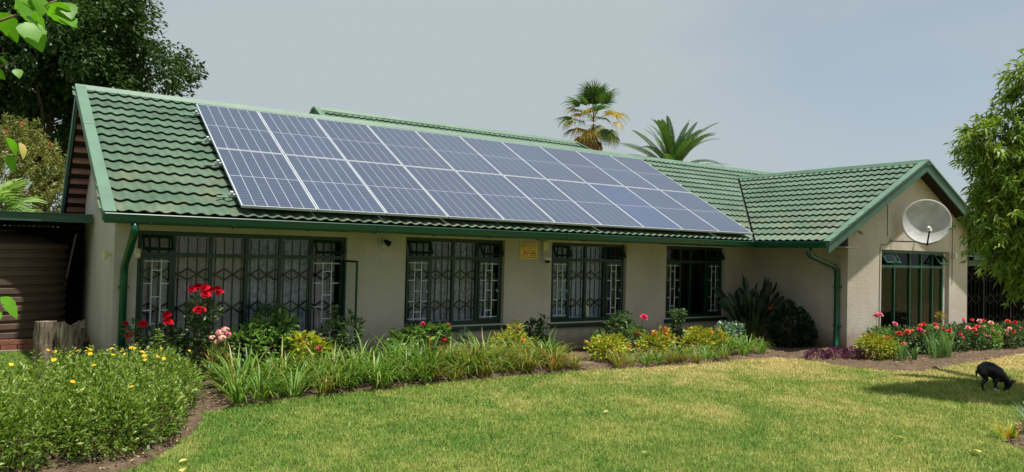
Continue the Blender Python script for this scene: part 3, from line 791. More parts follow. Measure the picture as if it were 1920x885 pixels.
# ------------------------------------------------------------------ solar panels and rails
PW, PH = 1.036, 1.972; CP, RP = 1.05, 1.9875
fr = MB(); lip, ht = 0.012, 0.036
fr.box((0,0,0),(PW,lip,ht)); fr.box((0,PH-lip,0),(PW,PH,ht)); fr.box((0,lip,0.0005),(lip,PH-lip,ht-0.0005)); fr.box((PW-lip,lip,0.0005),(PW,PH-lip,ht-0.0005))
fr_me = fr.mesh('frame'); fr_me.materials.append(MT['alu'])
bs_me = MB().box((lip,lip,0.004),(PW-lip,PH-lip,ht-0.006)).mesh('backsheet'); bs_me.materials.append(MT['backsheet'])
ce = MB(); m0 = 0.021; gx, gy, gm = 0.0095, 0.0055, 0.018
cwid = (PW - 2*m0 - 5*gx) / 6; chei = (PH - 2*m0 - gm - 22*gy) / 24
for r in range(24):
    yb_ = m0 + r * chei + (r if r < 12 else r - 1) * gy + (gm if r >= 12 else 0)
    for c in range(6):
        xa = m0 + c * (cwid + gx); z = ht - 0.0045
        ce.add([(xa,yb_,z),(xa+cwid,yb_,z),(xa+cwid,yb_+chei,z),(xa,yb_+chei,z)], [(0,1,2,3)])
ce_me = {m: ce.mesh('cells') for m in ('cells', 'cells_b')}
for m in ce_me: ce_me[m].materials.append(MT[m])
ORD = ['first','second','third','fourth','fifth','sixth','seventh','eighth','ninth','last']
Bm = Matrix(((1,0,0),(0,cs,sn),(0,-sn,cs))).transposed()
for j, rown in enumerate(('lower', 'upper')):
    for i in range(10):
        e = empty('solar_panel', (i*CP + 0.003, j*RP*cs, 2.35 + j*RP*sn)); e.rotation_euler = (TH, 0, 0)
        blue = (j == 0 and i == 7)
        tag(e, ('%s blue solar panel from the left in the %s row' % (ORD[i], rown)) if i < 9 else 'blue solar panel at the right end of the %s row' % rown, 'solar panel', 'solar panels on the roof')
        for nm, me in (('frame', fr_me), ('backsheet', bs_me), ('cells', ce_me['cells_b' if blue else 'cells'])):
            o = obj(nm, me, None, e, local=True)
            if nm == 'cells': o['kind'] = 'stuff'
nv = Vector((0,-sn,cs)); vv = Vector((0,cs,sn))
for k, (s, nm) in enumerate(((0.42,'lowest'),(1.50,'second lowest'),(2.42,'second highest'),(3.58,'highest'))):
    c = Vector((0,0,2.35)) + vv * s - nv * 0.022
    e = empty('mounting_rail', (-0.1, c.y, c.z)); tag(e, '%s aluminium mounting rail under the solar panels' % nm, 'mounting rail', 'rails carrying the solar panels')
    obj('rail', MB().beam(c + Vector((-0.075,0,0)), c + Vector((10.56,0,0)), 0.04, 0.038, nv), MT['alu'], e)
    obj('end_clamp', MB().beam(c + Vector((-0.045,0,0)) + nv*0.02, c + Vector((-0.045,0,0)) + nv*0.055, 0.035, 0.05, vv), MT['alu'], e)
    obj('end_clamp', MB().beam(c + Vector((10.52,0,0)) + nv*0.02, c + Vector((10.52,0,0)) + nv*0.055, 0.035, 0.05, vv), MT['alu'], e)
    for x in (-0.13, 2.6, 5.2, 7.8, 10.4):
        b0 = Vector((x,0,0)) + Vector((0,c.y,c.z))
        obj('roof_hook', MB().beam(b0 - nv*0.03 + Vector((0.08,0,0)), b0 - nv*0.03 - Vector((0.10,0,0)), 0.045, 0.012, nv).beam(b0 - nv*0.04 - vv*0.02, b0 - nv*0.085 + vv*0.12, 0.04, 0.01, Vector((1,0,0))), MT['trim'], e)

# ------------------------------------------------------------------ wall fittings
dish_c = Vector((13.62, -2.02, 2.72)); dn = Vector((-0.83, -0.54, 0.10)).normalized()
da = dn.cross(Vector((0,0,1))).normalized(); db = da.cross(dn).normalized()
if db.z < 0: db = -db
sd = empty('satellite_dish', (13.3, -1.44, 2.2)); tag(sd, 'large round weathered grey satellite dish on the gable wall', 'satellite dish')
mb = MB(); n = 40; prof = [0, .07, .14, .21, .28, .35, .40, .445, .46]
vs = [dish_c - dn * 0.10]; fs = []
for r in prof[1:]:
    for k in range(n):
        a = 2*math.pi*k/n; vs.append(dish_c + (da*math.cos(a) + db*math.sin(a)*1.03)*r + dn*(0.10*(r/0.46)**2 - 0.10))
m_ = len(prof) - 1
for k in range(n): fs.append((0, 1 + k, 1 + (k+1) % n))
for q in range(m_ - 1):
    for k in range(n): fs.append((1+q*n+k, 1+(q+1)*n+k, 1+(q+1)*n+(k+1) % n, 1+q*n+(k+1) % n))
mb.add(vs, fs); o = obj('reflector', mb, MT['galv'], sd, smooth=True)
md = o.modifiers.new('solid', 'SOLIDIFY'); md.thickness = 0.012
obj('rim', MB().tube([dish_c + (da*math.cos(2*math.pi*k/n) + db*math.sin(2*math.pi*k/n)*1.03)*0.464 for k in range(n+1)], 0.011, 6, cap=False), MT['galv'], o, smooth=True)
bot = dish_c - db * 0.485; lnb = dish_c + dn * 0.50 - db * 0.22
obj('feed_arm', MB().tube([bot - dn*0.05, bot + dn*0.12 - db*0.03, lnb - db*0.06], 0.016, 8), MT['black'], sd, smooth=True)
for s in (-1, 1): obj('brace', MB().tube([dish_c + da*s*0.20 - db*0.425, bot + dn*0.12 - db*0.03], 0.010, 6), MT['black'], sd)
obj('feed_horn', MB().tube([lnb, lnb + (dish_c - lnb).normalized()*0.10], 0.03, 12).box(lnb - Vector((0.03,0.03,0.05)), lnb + Vector((0.05,0.05,0.02))), MT['white'], sd)
wp = Vector((14.30, YWF, 2.55)); bk = dish_c - dn * 0.17
obj('mast', MB().tube([wp, wp + Vector((0.0,-0.12,0.02)), bk - dn*0.10, bk], 0.028, 10), MT['dark'], sd, smooth=True)
obj('mast_brace', MB().tube([(13.30, YWF, 2.30), dish_c - db*0.42 - dn*0.12 - Vector((0.02,-0.1,0)), dish_c - db*0.30 - dn*0.16], 0.014, 6), MT['dark'], sd)
obj('wall_plate', MB().box(wp - Vector((0.05,0.012,0.06)), wp + Vector((0.05,0.0,0.06))), MT['dark'], sd)
for lab, pts in (('thin cable running down the gable wall above the satellite dish', [(13.15,YWF-0.008,3.42),(13.15,YWF-0.008,2.9),(13.16,YWF-0.008,2.4)]),
                 ('thin cable sagging left of the satellite dish to the window edge', [(13.3,YWF-0.008,2.36),(13.2,YWF-0.008,2.24),(13.05,YWF-0.008,2.20),(12.95,YWF-0.008,2.23),(12.88,YWF-0.008,2.15),(12.87,YWF-0.008,1.2),(12.87,YWF-0.008,0.3)]),
                 ('thin cable beside the window sensor right of the dish', [(15.97,YWF-0.008,2.85),(15.97,YWF-0.008,1.35)])):
    tag(obj('cable', MB().tube(pts, 0.007, 6), MT['soffit']), lab, 'cable', 'cables on the gable wall')
def sensor(name, label, loc, rz, mat='cream'):
    e = empty(name, loc, rz); tag(e, label, 'motion sensor', 'motion sensors on the walls')
    obj('bracket', MB().box((-0.02,-0.05,-0.02),(0.02,0.0,0.03)), MT[mat], e, local=True)
    obj('housing', MB().prism([(-0.036,-0.05,-0.06),(0.036,-0.05,-0.06),(0.036,-0.05,0.07),(-0.036,-0.05,0.07)], (0,-0.055,0)), MT[mat], e, local=True, bevel=0.012)
    obj('lens', MB().prism([(-0.024,-0.105,-0.045),(0.024,-0.105,-0.045),(0.024,-0.105,0.005),(-0.024,-0.105,0.005)], (0,-0.006,0)), MT['white'], e, local=True)
    return e
sensor('motion_sensor', 'cream motion sensor on the end wall left of the downpipe', (XL, 1.25, 1.67), -math.pi/2)
sensor('motion_sensor', 'cream motion sensor between left downpipe and widest window', (-1.13, YW, 1.70), 0.15)
sensor('motion_sensor', 'white motion sensor beside the tall gable window', (15.98, YWF, 2.02), -0.2, 'white')
e = empty('security_camera', (5.72, YW, 1.75)); tag(e, 'white dome camera hanging beneath a junction box right of the yellow sign', 'camera')
obj('junction_box', MB().box((5.64,YW-0.09,1.90),(5.76,YW,2.07)), MT['cream'], e, bevel=0.01)
obj('conduit', MB().tube([(5.69,YW-0.03,1.90),(5.69,YW-0.03,1.78)], 0.012, 8), MT['white'], e)
obj('bracket', MB().box((5.64,YW-0.14,1.745),(5.76,YW,1.785)), MT['white'], e, bevel=0.006)
obj('housing', MB().lathe([(0.001,0.035),(0.05,0.035),(0.062,0.02),(0.062,-0.015),(0.056,-0.02)], 20, (5.71,YW-0.12,1.735)), MT['white'], e, smooth=True)
obj('dome', MB().lathe([(0.054,0.0),(0.05,-0.025),(0.036,-0.045),(0.018,-0.054),(0.001,-0.056)], 20, (5.71,YW-0.12,1.72)), MT['black'], e, smooth=True)
e = empty('flood_lamp', (2.42, YW, 1.98)); tag(e, 'small double wall lamp under the eave right of the widest window', 'lamp')
obj('mount', MB().box((2.38,YW-0.03,1.95),(2.46,YW,2.05)), MT['galv'], e)
obj('arm', MB().tube([(2.42,YW-0.03,2.03),(2.40,YW-0.10,2.0),(2.42,YW-0.14,1.94)], 0.012, 8).tube([(2.42,YW-0.03,1.97),(2.46,YW-0.09,1.95)], 0.012, 8), MT['galv'], e)
obj('lamp_head', MB().tube([(2.46,YW-0.08,1.98),(2.52,YW-0.15,1.93)], 0.03, 12, 0.05), MT['black'], e, smooth=True)
obj('lamp_head', MB().tube([(2.42,YW-0.13,1.96),(2.41,YW-0.15,1.86)], 0.026, 12, 0.03), MT['galv'], e, smooth=True)
e = empty('spot_camera', (11.95, YWF, 2.42)); tag(e, 'tiny bullet camera under the left gable board of the wing', 'camera')
obj('arm', MB().tube([(11.95,YWF,2.46),(11.95,YWF-0.08,2.45)], 0.012, 8), MT['white'], e)
obj('housing', MB().tube([(11.98,YWF-0.07,2.45),(11.90,YWF-0.19,2.41)], 0.032, 12), MT['galv'], e, smooth=True)

# ---- yellow security sign
sg = empty('security_sign', (5.36, YW, 1.74)); tag(sg, 'yellow security company sign with red lettering below the eave', 'sign')
MT['sign'] = paint('sign_yellow', lin(232, 202, 110), lin(222, 190, 98), 0.5, 3)
MT['sign_red'] = paint('sign_red', lin(186, 62, 20), lin(176, 54, 18), 0.5)
MT['sign_dark'] = paint('sign_brown', lin(70, 58, 28), lin(62, 50, 26), 0.5)
SX0, SX1, SZ0, SZ1, SY = 5.17, 5.55, 1.735, 2.03, YW - 0.02
obj('board', MB().box((SX0,SY,SZ0),(SX1,YW-0.002,SZ1)), MT['sign'], sg, bevel=0.003)
def text(txt, x, z, h, width, mat, name='lettering'):
    cu = bpy.data.curves.new(name, 'FONT'); cu.body = txt; cu.extrude = 0.0; cu.size = 1.0
    t = bpy.data.objects.new(name, cu); COL.objects.link(t)
    dg = bpy.context.evaluated_depsgraph_get(); me = bpy.data.meshes.new_from_object(t.evaluated_get(dg))
    bpy.data.objects.remove(t); bpy.data.curves.remove(cu)
    co = np.empty(len(me.vertices)*3, np.float32); me.vertices.foreach_get('co', co); co = co.reshape(-1,3)
    a, b = co.min(0), co.max(0); s = (co - a) / np.maximum(b - a, 1e-6)
    out = np.column_stack([x + s[:,0]*width, np.full(len(s), SY - 0.003), z + s[:,1]*h]); me.vertices.foreach_set('co', out.astype(np.float32).ravel()); me.update()
    me.materials.clear()
    return obj(name, me, MT[mat], sg)
for k in range(3): obj('stripe', MB().box((SX0+0.015,SY-0.003,SZ1-0.03-k*0.02),(SX0+0.105,SY-0.0005,SZ1-0.021-k*0.02)), MT['sign_dark'], sg)
text('BOZVDH', SX0+0.125, SZ1-0.068, 0.046, 0.24, 'sign_dark')
text('SECURITY', SX0+0.03, SZ1-0.118, 0.036, 0.31, 'sign_red')
text('SERVICES', SX0+0.03, SZ1-0.166, 0.036, 0.31, 'sign_red')
obj('stripe', MB().box((SX0+0.045,SY-0.003,SZ1-0.201),(SX1-0.045,SY-0.0005,SZ1-0.177)), MT['sign_red'], sg)
obj('stripe', MB().box((SX0+0.16,SY-0.004,SZ1-0.194),(SX1-0.14,SY-0.0032,SZ1-0.184)), MT['sign'], sg)
obj('phone_symbol', MB().box((SX0+0.02,SY-0.003,SZ1-0.24),(SX0+0.045,SY-0.0005,SZ1-0.215)), MT['sign_dark'], sg)
text('651-3819', SX0+0.06, SZ1-0.245, 0.034, 0.285, 'sign_red')
obj('stripe', MB().box((SX0+0.02,SY-0.003,SZ1-0.270),(SX1-0.03,SY-0.0005,SZ1-0.262)), MT['sign_dark'], sg)

# ------------------------------------------------------------------ carport, tank, logs at the left
cp = empty('carport', (-4, 6.5, 0)); tag(cp, 'low flat carport with green fascia against the left end wall', 'carport')
CX0, CX1 = -8.0, XL - 0.006
obj('fascia', MB().box((CX0, 4.50, 2.175), (CX1 - 0.02, 4.54, 2.315)), MT['trim_dark'], cp)
obj('fascia_flashing', MB().box((CX0, 4.47, 2.317), (CX1 - 0.02, 4.60, 2.325)), MT['trim'], cp)
n = int((CX1 - CX0) / 0.02); xs = np.linspace(CX0, CX1 - 0.02, n + 1); zz = 0.018 * np.sin(2*np.pi*xs/0.09)
V = np.concatenate([np.column_stack([xs, np.full(n+1, yv), zv + zz]) for yv, zv in ((4.56, 2.275), (9.4, 2.16))]); a = np.arange(n)
obj('corrugated_roof', mesh_np('corrugated_roof', V, np.stack([a, a+1, a+n+2, a+n+1], 1), smooth=True), MT['corr'], cp)
obj('beam', MB().box((CX0, 6.8, 2.0), (CX1, 6.9, 2.12)), MT['dark'], cp)
obj('shade_back_wall', MB().box((CX0, 9.2, 0), (CX1, 9.4, 2.1)), MT['dark'], cp)  # added, like the side wall, to shut out light and darken the carport
obj('shade_side_wall', MB().box((CX0 - 0.2, 4.6, 0), (CX0, 9.4, 2.2)), MT['dark'], cp)
obj('shade_end_wall', MB().box((XL - 0.003, 7.002, 0), (XL + 0.2, 9.4, 2.1)), MT['dark'], cp)  # added panel, blocks light entering past the end of the gable wall
obj('post', MB().box((-5.0, 4.56, 0), (-4.9, 4.66, 2.17)), MT['dark'], cp)
obj('floor_slab', MB().box((CX0, 4.4, 0.0), (CX1, 9.2, 0.03)), MT['soffit'], cp)
tk = empty('water_tank', (-2.86, 5.9, 0)); tag(tk, 'big brown ribbed water tank under the carport', 'water tank')
prof = [(1.12, 0.16)]
z = 0.16
while z < 1.66:
    prof += [(1.12, z + 0.02), (1.15, z + 0.035), (1.15, z + 0.115), (1.12, z + 0.13)]; z += 0.15
prof += [(1.12, 1.72), (1.06, 1.80), (0.75, 1.92), (0.36, 1.99), (0.34, 2.02), (0.30, 2.05), (0.001, 2.06)]
obj('shell', MB().lathe(prof, 64, (-2.86, 5.9, 0)), MT['tank'], tk, smooth=False)
pl = empty('brick_plinth', (-2.86, 5.9, 0)); tag(pl, 'low brick ledge under the brown water tank', 'plinth')
bm1 = MB().box((-0.11,-0.05,-0.036),(0.11,0.05,0.036)).mesh('brick'); bm1.materials.append(MT['brick'])
obj('core', MB().box((-5.0,4.66,0.031),(-1.45,7.2,0.155)), MT['soffit'], pl)
for r in range(2):
    for i in range(15):
        o = bpy.data.objects.new('brick', bm1); COL.objects.link(o); o.parent = pl
        o.location = (-4.9 + i*0.235 + (0.117 if r else 0) + 2.86, 4.61 - 5.9, 0.07 + r*0.082)

def log_mesh(h, r, ragged, lean, seed):
    rg = np.random.default_rng(seed); n, m = 22, 14; V = []; F = []
    ph = rg.uniform(0, 6.28, 5)
    for j in range(m + 1):
        t = j / m
        for k in range(n):
            a = 2*np.pi*k/n
            rr = r * (1 + 0.10*np.sin(3*a+ph[0]) + 0.06*np.sin(7*a+ph[1]+t) + 0.05*np.sin(11*a+ph[2]) + 0.05*np.sin(5*t*3+2*a+ph[3])) * (1.08 - 0.12*t + ragged*0.35*max(0, t-0.6)**1.2)
            z = h*t + (ragged*0.07*max(0,t-0.7)/0.3*(np.sin(2*a+ph[4])*0.7 + np.sin(9*a)*0.3 + 0.5*np.sin(13*a)))
            V.append((rr*np.cos(a)+lean[0]*t, rr*np.sin(a)*0.8+lean[1]*t, z))
    for j in range(m):
        for k in range(n):
            k2 = (k+1) % n; F.append((j*n+k, j*n+k2, (j+1)*n+k2, (j+1)*n+k))
    c = len(V); V.append((lean[0]-0.02, lean[1], h*(0.98 if not ragged else 0.9)))
    for k in range(n): F.append((m*n+k, m*n+(k+1) % n, c))
    return MB().add(V, F)
for lab, loc, a in (('straight weathered grey log post, left of the pair before the carport', (-2.13,1.10,0), (0.80,0.125,0.0,(-0.0,0),3)),
                    ('ragged split grey tree stump, right of the pair before the carport', (-1.875,1.02,0), (0.76,0.15,1.0,(0.04,0),5))):
    o = obj('log_post', log_mesh(*a), MT['wood'], smooth=False); o.location = loc; tag(o, lab, 'log', 'pair of weathered logs')

# ------------------------------------------------------------------ plant toolkit (numpy, local coordinates)
def unit(a): return a / np.maximum(np.linalg.norm(a, axis=-1, keepdims=True), 1e-9)
def rand_dir(n, rg):
    return unit(rg.normal(size=(n, 3)))
def leaves(P, D, L, W, rg, up=0.6, fold=0.18, droop=0.12, oval=False, rnd=None):
    """P base points, D directions, L lengths, W widths -> V, F list, rnd"""
    n = len(P); D = unit(D); Nn = unit(rand_dir(n, rg) * (1 - up) + np.array([0, 0, 1.0]) * up)
    S = unit(np.cross(D, Nn)); Nn = np.cross(S, D)
    L = np.broadcast_to(L, (n,))[:, None]; W = np.broadcast_to(W, (n,))[:, None]
    tip = P + D * L - np.array([0, 0, 1.0]) * L * droop
    if rnd is None: rnd = rg.random(n)
    if not oval:
        a = P + D * L * 0.42 + S * W * 0.5 + Nn * W * fold; b = P + D * L * 0.42 - S * W * 0.5 + Nn * W * fold
        V = np.stack([P, b, tip, a], 1).reshape(-1, 3); F = np.arange(n * 4).reshape(n, 4)
        return V, [F], np.repeat(rnd, 4)
    q = lambda t, s: P + D * L * t + S * W * s + Nn * W * fold * abs(s) * 2 - np.array([0, 0, 1.0]) * L * droop * t * t
    V = np.stack([P, q(.28, -.42), q(.55, -.5), q(.82, -.3), tip, q(.82, .3), q(.55, .5), q(.28, .42), q(.3, 0), q(.55, 0), q(.8, 0)], 1).reshape(-1, 3)
    o = (np.arange(n) * 11)[:, None]
    T = np.concatenate([o + np.array([t]) for t in ([0,1,8],[0,8,7],[3,4,10],[10,4,5])])
    Q = np.concatenate([o + np.array([t]) for t in ([1,2,9,8],[8,9,6,7],[2,3,10,9],[9,10,5,6])])
    return V, [T, Q], np.repeat(rnd, 11)
def join(parts):
    Vs = []; Fs = {}; Rs = []; o = 0
    for V, F, r in parts:
        Vs.append(V); Rs.append(r)
        for f in F: Fs.setdefault(f.shape[1], []).append(f + o)
        o += len(V)
    return np.concatenate(Vs), [np.concatenate(v) for v in Fs.values()], np.concatenate(Rs)
def leaf_mesh(name, parts, mat, smooth=False):
    V, F, r = join(parts); me = mesh_np(name, V, F, r, smooth); me.materials.append(mat); return me
def straps(n, rg, L, W, r0, a0, a1, seg=5, rnd=None, az=None):
    """arching strap leaves from the origin: a0..a1 angle from vertical along the leaf"""
    az = rg.uniform(0, 2*np.pi, n) if az is None else az
    L = L * rg.uniform(0.65, 1.1, n); A0 = rg.uniform(0.02, a0, n); A1 = A0 + rg.uniform(0.35, 1.0, n) * a1
    base = np.column_stack([np.cos(az), np.sin(az), np.zeros(n)]); rr = r0 * np.sqrt(rg.random(n))
    p = base * rr[:, None]; side = np.column_stack([-np.sin(az), np.cos(az), np.zeros(n)])
    side = unit(side + base * rg.normal(0, .3, n)[:, None])
    rows = []
    for k in range(seg + 1):
        t = k / seg; w = W * (0.75 + 0.5*t if t < 0.4 else 0.95 * (1 - (t - 0.4) / 0.6) ** 0.8 + 0.03) * rg.uniform(0.85, 1.1)
        rows.append(p - side * w / 2); rows.append(p + side * w / 2)
        a = A0 + (A1 - A0) * t ** 1.5
        p = p + (base * np.sin(a)[:, None] + np.array([0, 0, 1.0]) * np.cos(a)[:, None]) * (L / seg)[:, None]
    m = 2 * (seg + 1); V = np.stack(rows, 1).reshape(-1, 3); o = (np.arange(n) * m)[:, None]
    F = np.concatenate([o + np.array([[2*k, 2*k+1, 2*k+3, 2*k+2]]) for k in range(seg)])
    V[:, 2] = np.maximum(V[:, 2], 0.012)
    return V, [F], np.repeat(rg.random(n) if rnd is None else rnd, m)
def blob_leaves(blobs, n, L, W, rg, shell=0.55, up=0.5, out=0.7, oval=False, flat=0.0, minz=0.02, rise=0.25):
    """leaves through ellipsoids (cx,cy,cz,rx,ry,rz), thickest near the surface"""
    vol = np.array([b[3]*b[4]*b[5] for b in blobs]) ** (2/3); idx = rg.choice(len(blobs), n, p=vol/vol.sum())
    B = np.array(blobs)[idx]; d = rand_dir(n, rg); rr = shell + (1 - shell) * rg.random(n) ** 0.6
    rr *= 1 + 0.14 * np.sin(d[:, 0]*9 + B[:, 0]*7) * np.sin(d[:, 1]*8 + B[:, 1]*5) + rg.normal(0, .05, n)
    P = B[:, :3] + d * B[:, 3:] * rr[:, None]
    ok = P[:, 2] > minz; P, d = P[ok], d[ok]
    D = unit(d * out + rand_dir(len(P), rg) * (1 - out) * 1.3 + np.array([0, 0, rise]))
    return leaves(P, D, L * rg.uniform(0.6, 1.25, len(P)), W * rg.uniform(0.7, 1.2, len(P)), rg, up=up, oval=oval)
def stems_mesh(base, tips, r0=0.008, r1=0.003, rg=None, mid=0.5, bow=0.06):
    mb = MB()
    for t in tips:
        b = Vector(base) + Vector((random.uniform(-.04,.04), random.uniform(-.04,.04), 0)); t = Vector(t)
        m = b.lerp(t, mid) + Vector((random.uniform(-bow,bow), random.uniform(-bow,bow), bow*0.5))
        mb.tube([b, m, t], [r0, (r0+r1)/2, r1], 5)
    return mb
# ---- flower heads
def petal_mat(name, c1, c2): return leaf_mat(name, c1, c2, trans=0.25, rough=0.6, spec=0.2)
MT.update(
    p_red=petal_mat('petal_crimson', lin(176, 8, 34), lin(214, 22, 52)), p_pink=petal_mat('petal_pink', lin(226, 96, 138), lin(240, 150, 176)),
    p_hot=petal_mat('petal_hot_pink', lin(214, 40, 96), lin(230, 70, 120)), p_coral=petal_mat('petal_coral', lin(222, 72, 60), lin(236, 112, 92)),
    p_scarlet=petal_mat('petal_scarlet', lin(206, 34, 22), lin(224, 62, 36)), p_orange=petal_mat('petal_orange', lin(226, 92, 28), lin(238, 126, 52)),
    p_yellow=petal_mat('petal_yellow', lin(236, 176, 18), lin(246, 200, 50)), p_pale=petal_mat('petal_pale_pink', lin(236, 168, 160), lin(244, 196, 190)),
    l_hedge=leaf_mat('leaf_hedge', lin(82, 116, 34), lin(146, 170, 70), 0.38, third=lin(196, 204, 134)),
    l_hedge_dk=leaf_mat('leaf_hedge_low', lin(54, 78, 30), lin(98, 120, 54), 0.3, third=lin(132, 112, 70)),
    l_lily=leaf_mat('leaf_lily', lin(72, 108, 34), lin(126, 158, 66), 0.3, third=lin(160, 152, 84)),
    l_dry=leaf_mat('leaf_lily_dry', lin(96, 116, 42), lin(150, 156, 76), 0.3, third=lin(168, 108, 56)),
    l_rose=leaf_mat('leaf_rose', lin(46, 74, 38), lin(92, 120, 70), 0.25, third=lin(120, 140, 96)),
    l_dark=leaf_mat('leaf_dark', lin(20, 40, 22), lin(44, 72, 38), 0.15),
    l_fresh=leaf_mat('leaf_fresh', lin(72, 112, 46), lin(134, 164, 84), 0.3),
    l_ygreen=leaf_mat('leaf_variegated', lin(116, 136, 34), lin(190, 190, 66), 0.3, third=lin(196, 132, 60)),
    l_iris=leaf_mat('leaf_iris', lin(72, 112, 62), lin(122, 156, 98), 0.25, spec=0.3),
    l_purple=leaf_mat('leaf_purple', lin(62, 22, 56), lin(128, 62, 112), 0.2),
    l_strel=leaf_mat('leaf_strelitzia', lin(26, 42, 34), lin(52, 72, 58), 0.1, rough=0.35),
    l_agave=leaf_mat('leaf_agave', lin(88, 118, 96), lin(134, 160, 136), 0.15),
    l_tree=leaf_mat('leaf_big_tree', lin(28, 52, 24), lin(64, 92, 40), 0.22, third=lin(104, 124, 66)),
    l_bottle=leaf_mat('leaf_bottlebrush', lin(96, 108, 54), lin(160, 160, 96), 0.3, third=lin(168, 128, 84)),
    l_sumac=leaf_mat('leaf_willowy', lin(74, 110, 32), lin(146, 166, 68), 0.4, third=lin(186, 196, 110)),
    l_near=leaf_mat('leaf_mulberry', lin(72, 128, 22), lin(120, 172, 44), 0.5),
    l_fan=leaf_mat('leaf_fan_green', lin(46, 78, 34), lin(86, 116, 56), 0.25), l_fan_y=leaf_mat('leaf_fan_yellow', lin(128, 110, 38), lin(178, 150, 62), 0.25),
    l_fan_b=leaf_mat('leaf_fan_dead', lin(92, 72, 54), lin(142, 116, 90), 0.1), l_date=leaf_mat('leaf_date_palm', lin(44, 80, 36), lin(92, 124, 60), 0.2),
    l_bluefrond=leaf_mat('leaf_blue_frond', lin(62, 94, 88), lin(96, 130, 120), 0.2), l_fanl=leaf_mat('leaf_fan_light', lin(96, 136, 62), lin(168, 194, 116), 0.4),
    l_fallen=leaf_mat('leaf_fallen', lin(190, 166, 84), lin(210, 192, 116), 0.2),
    stem=paint('green_stem', lin(82, 98, 48), lin(66, 80, 42), 0.7), twig=paint('brown_twig', lin(98, 80, 60), lin(74, 60, 46), 0.9),
)
_fl = {}
def flower_mesh(kind, mat):
    if (kind, mat) in _fl: return _fl[(kind, mat)]
    rg = np.random.default_rng(len(_fl) + 3); V = []; F = []; R = []
    def quad(pts, r): o = len(V); V.extend(pts); F.append((o, o+1, o+2, o+3)); R.extend([r]*4)
    if kind == 'rose':
        for ring, (np_, tilt, ln, wd, z) in enumerate(((6, 1.15, .052, .05, 0), (6, .8, .05, .046, .004), (5, .45, .045, .04, .008), (4, .15, .036, .03, .012))):
            for k in range(np_):
                a = 2*np.pi*(k + ring*.37)/np_ + rg.normal(0, .1); d = np.array([np.cos(a), np.sin(a), 0]); s = np.array([-np.sin(a), np.cos(a), 0]); u = np.array([0,0,1.])
                tl = tilt + rg.normal(0, .08); pr = np.zeros(3) + u*z; rr = rg.random()
                m1 = pr + (d*np.sin(tl*.8) + u*np.cos(tl*.8))*ln*.6; m2 = m1 + (d*np.sin(tl*1.5) + u*np.cos(tl*1.5))*ln*.5
                quad([pr - s*wd*.2, pr + s*wd*.2, m1 + s*wd*.5, m1 - s*wd*.5], rr); quad([m1 - s*wd*.5, m1 + s*wd*.5, m2 + s*wd*.33, m2 - s*wd*.33], rr)
    elif kind == 'daisy':
        for k in range(11):
            a = 2*np.pi*k/11; d = np.array([np.cos(a), np.sin(a), .12]); s = np.array([-np.sin(a), np.cos(a), 0]); rr = rg.random()
            quad([d*.006 - s*.003, d*.006 + s*.003, d*.026 + s*.0065, d*.026 - s*.0065], rr)
        for k in range(6):
            a = 2*np.pi*k/6; b = a + np.pi/3
            quad([np.array([0,0,.01]), np.array([0,0,.0101]), np.array([np.cos(a)*.009, np.sin(a)*.009, .004]), np.array([np.cos(b)*.009, np.sin(b)*.009, .004])], 0.0)
    elif kind == 'cluster':
        for k in range(26):
            d = rg.normal(size=3); d[2] = abs(d[2])*.8 + .1; d /= np.linalg.norm(d); c = d*rg.uniform(.024, .036); s = np.cross(d, [0.3,0.2,1]); s /= np.linalg.norm(s); t = np.cross(d, s); w = .013; rr = rg.random()
            quad([c - s*w, c - t*w + d*.003, c + s*w, c + t*w + d*.003], rr)
    elif kind == 'trumpet':
        for k in range(6):
            a = 2*np.pi*k/6; d = np.array([np.cos(a), np.sin(a), .7]); s = np.array([-np.sin(a), np.cos(a), 0]); rr = rg.random()
            quad([d*.006 - s*.003, d*.006 + s*.003, d*.045 + s*.015, d*.045 - s*.015], rr); quad([d*.045 - s*.015, d*.045 + s*.015, d*.066 - np.array([0,0,.014]) + s*.004, d*.066 - np.array([0,0,.014]) - s*.004], rr)
    elif kind == 'brush':
        for k in range(40):
            z = rg.uniform(0, .1); a = rg.uniform(0, 6.28); d = np.array([np.cos(a), np.sin(a), .25]); s = np.array([-np.sin(a), np.cos(a), 0])*.004; b = np.array([0,0,z])
            quad([b - s, b + s, b + d*.035 + s, b + d*.035 - s], rg.random())
    me = mesh_np('flower', np.array(V), np.array(F), R); me.materials.append(MT[mat]); _fl[(kind, mat)] = me
    return me
def put_flower(parent, kind, mat, loc, s=1.0, face=None):
    o = bpy.data.objects.new('flower', flower_mesh(kind, mat)); COL.objects.link(o); o.parent = parent; o.location = loc
    o.scale = (s,)*3; t = face or (random.uniform(-.6,.3), random.uniform(-.9,.1)); o.rotation_euler = (-t[1] * 0.9, t[0], random.uniform(0, 6.28)) if False else (random.uniform(0.1,0.8), random.uniform(-.4,.4), random.uniform(-1.2,0.6))
    return o
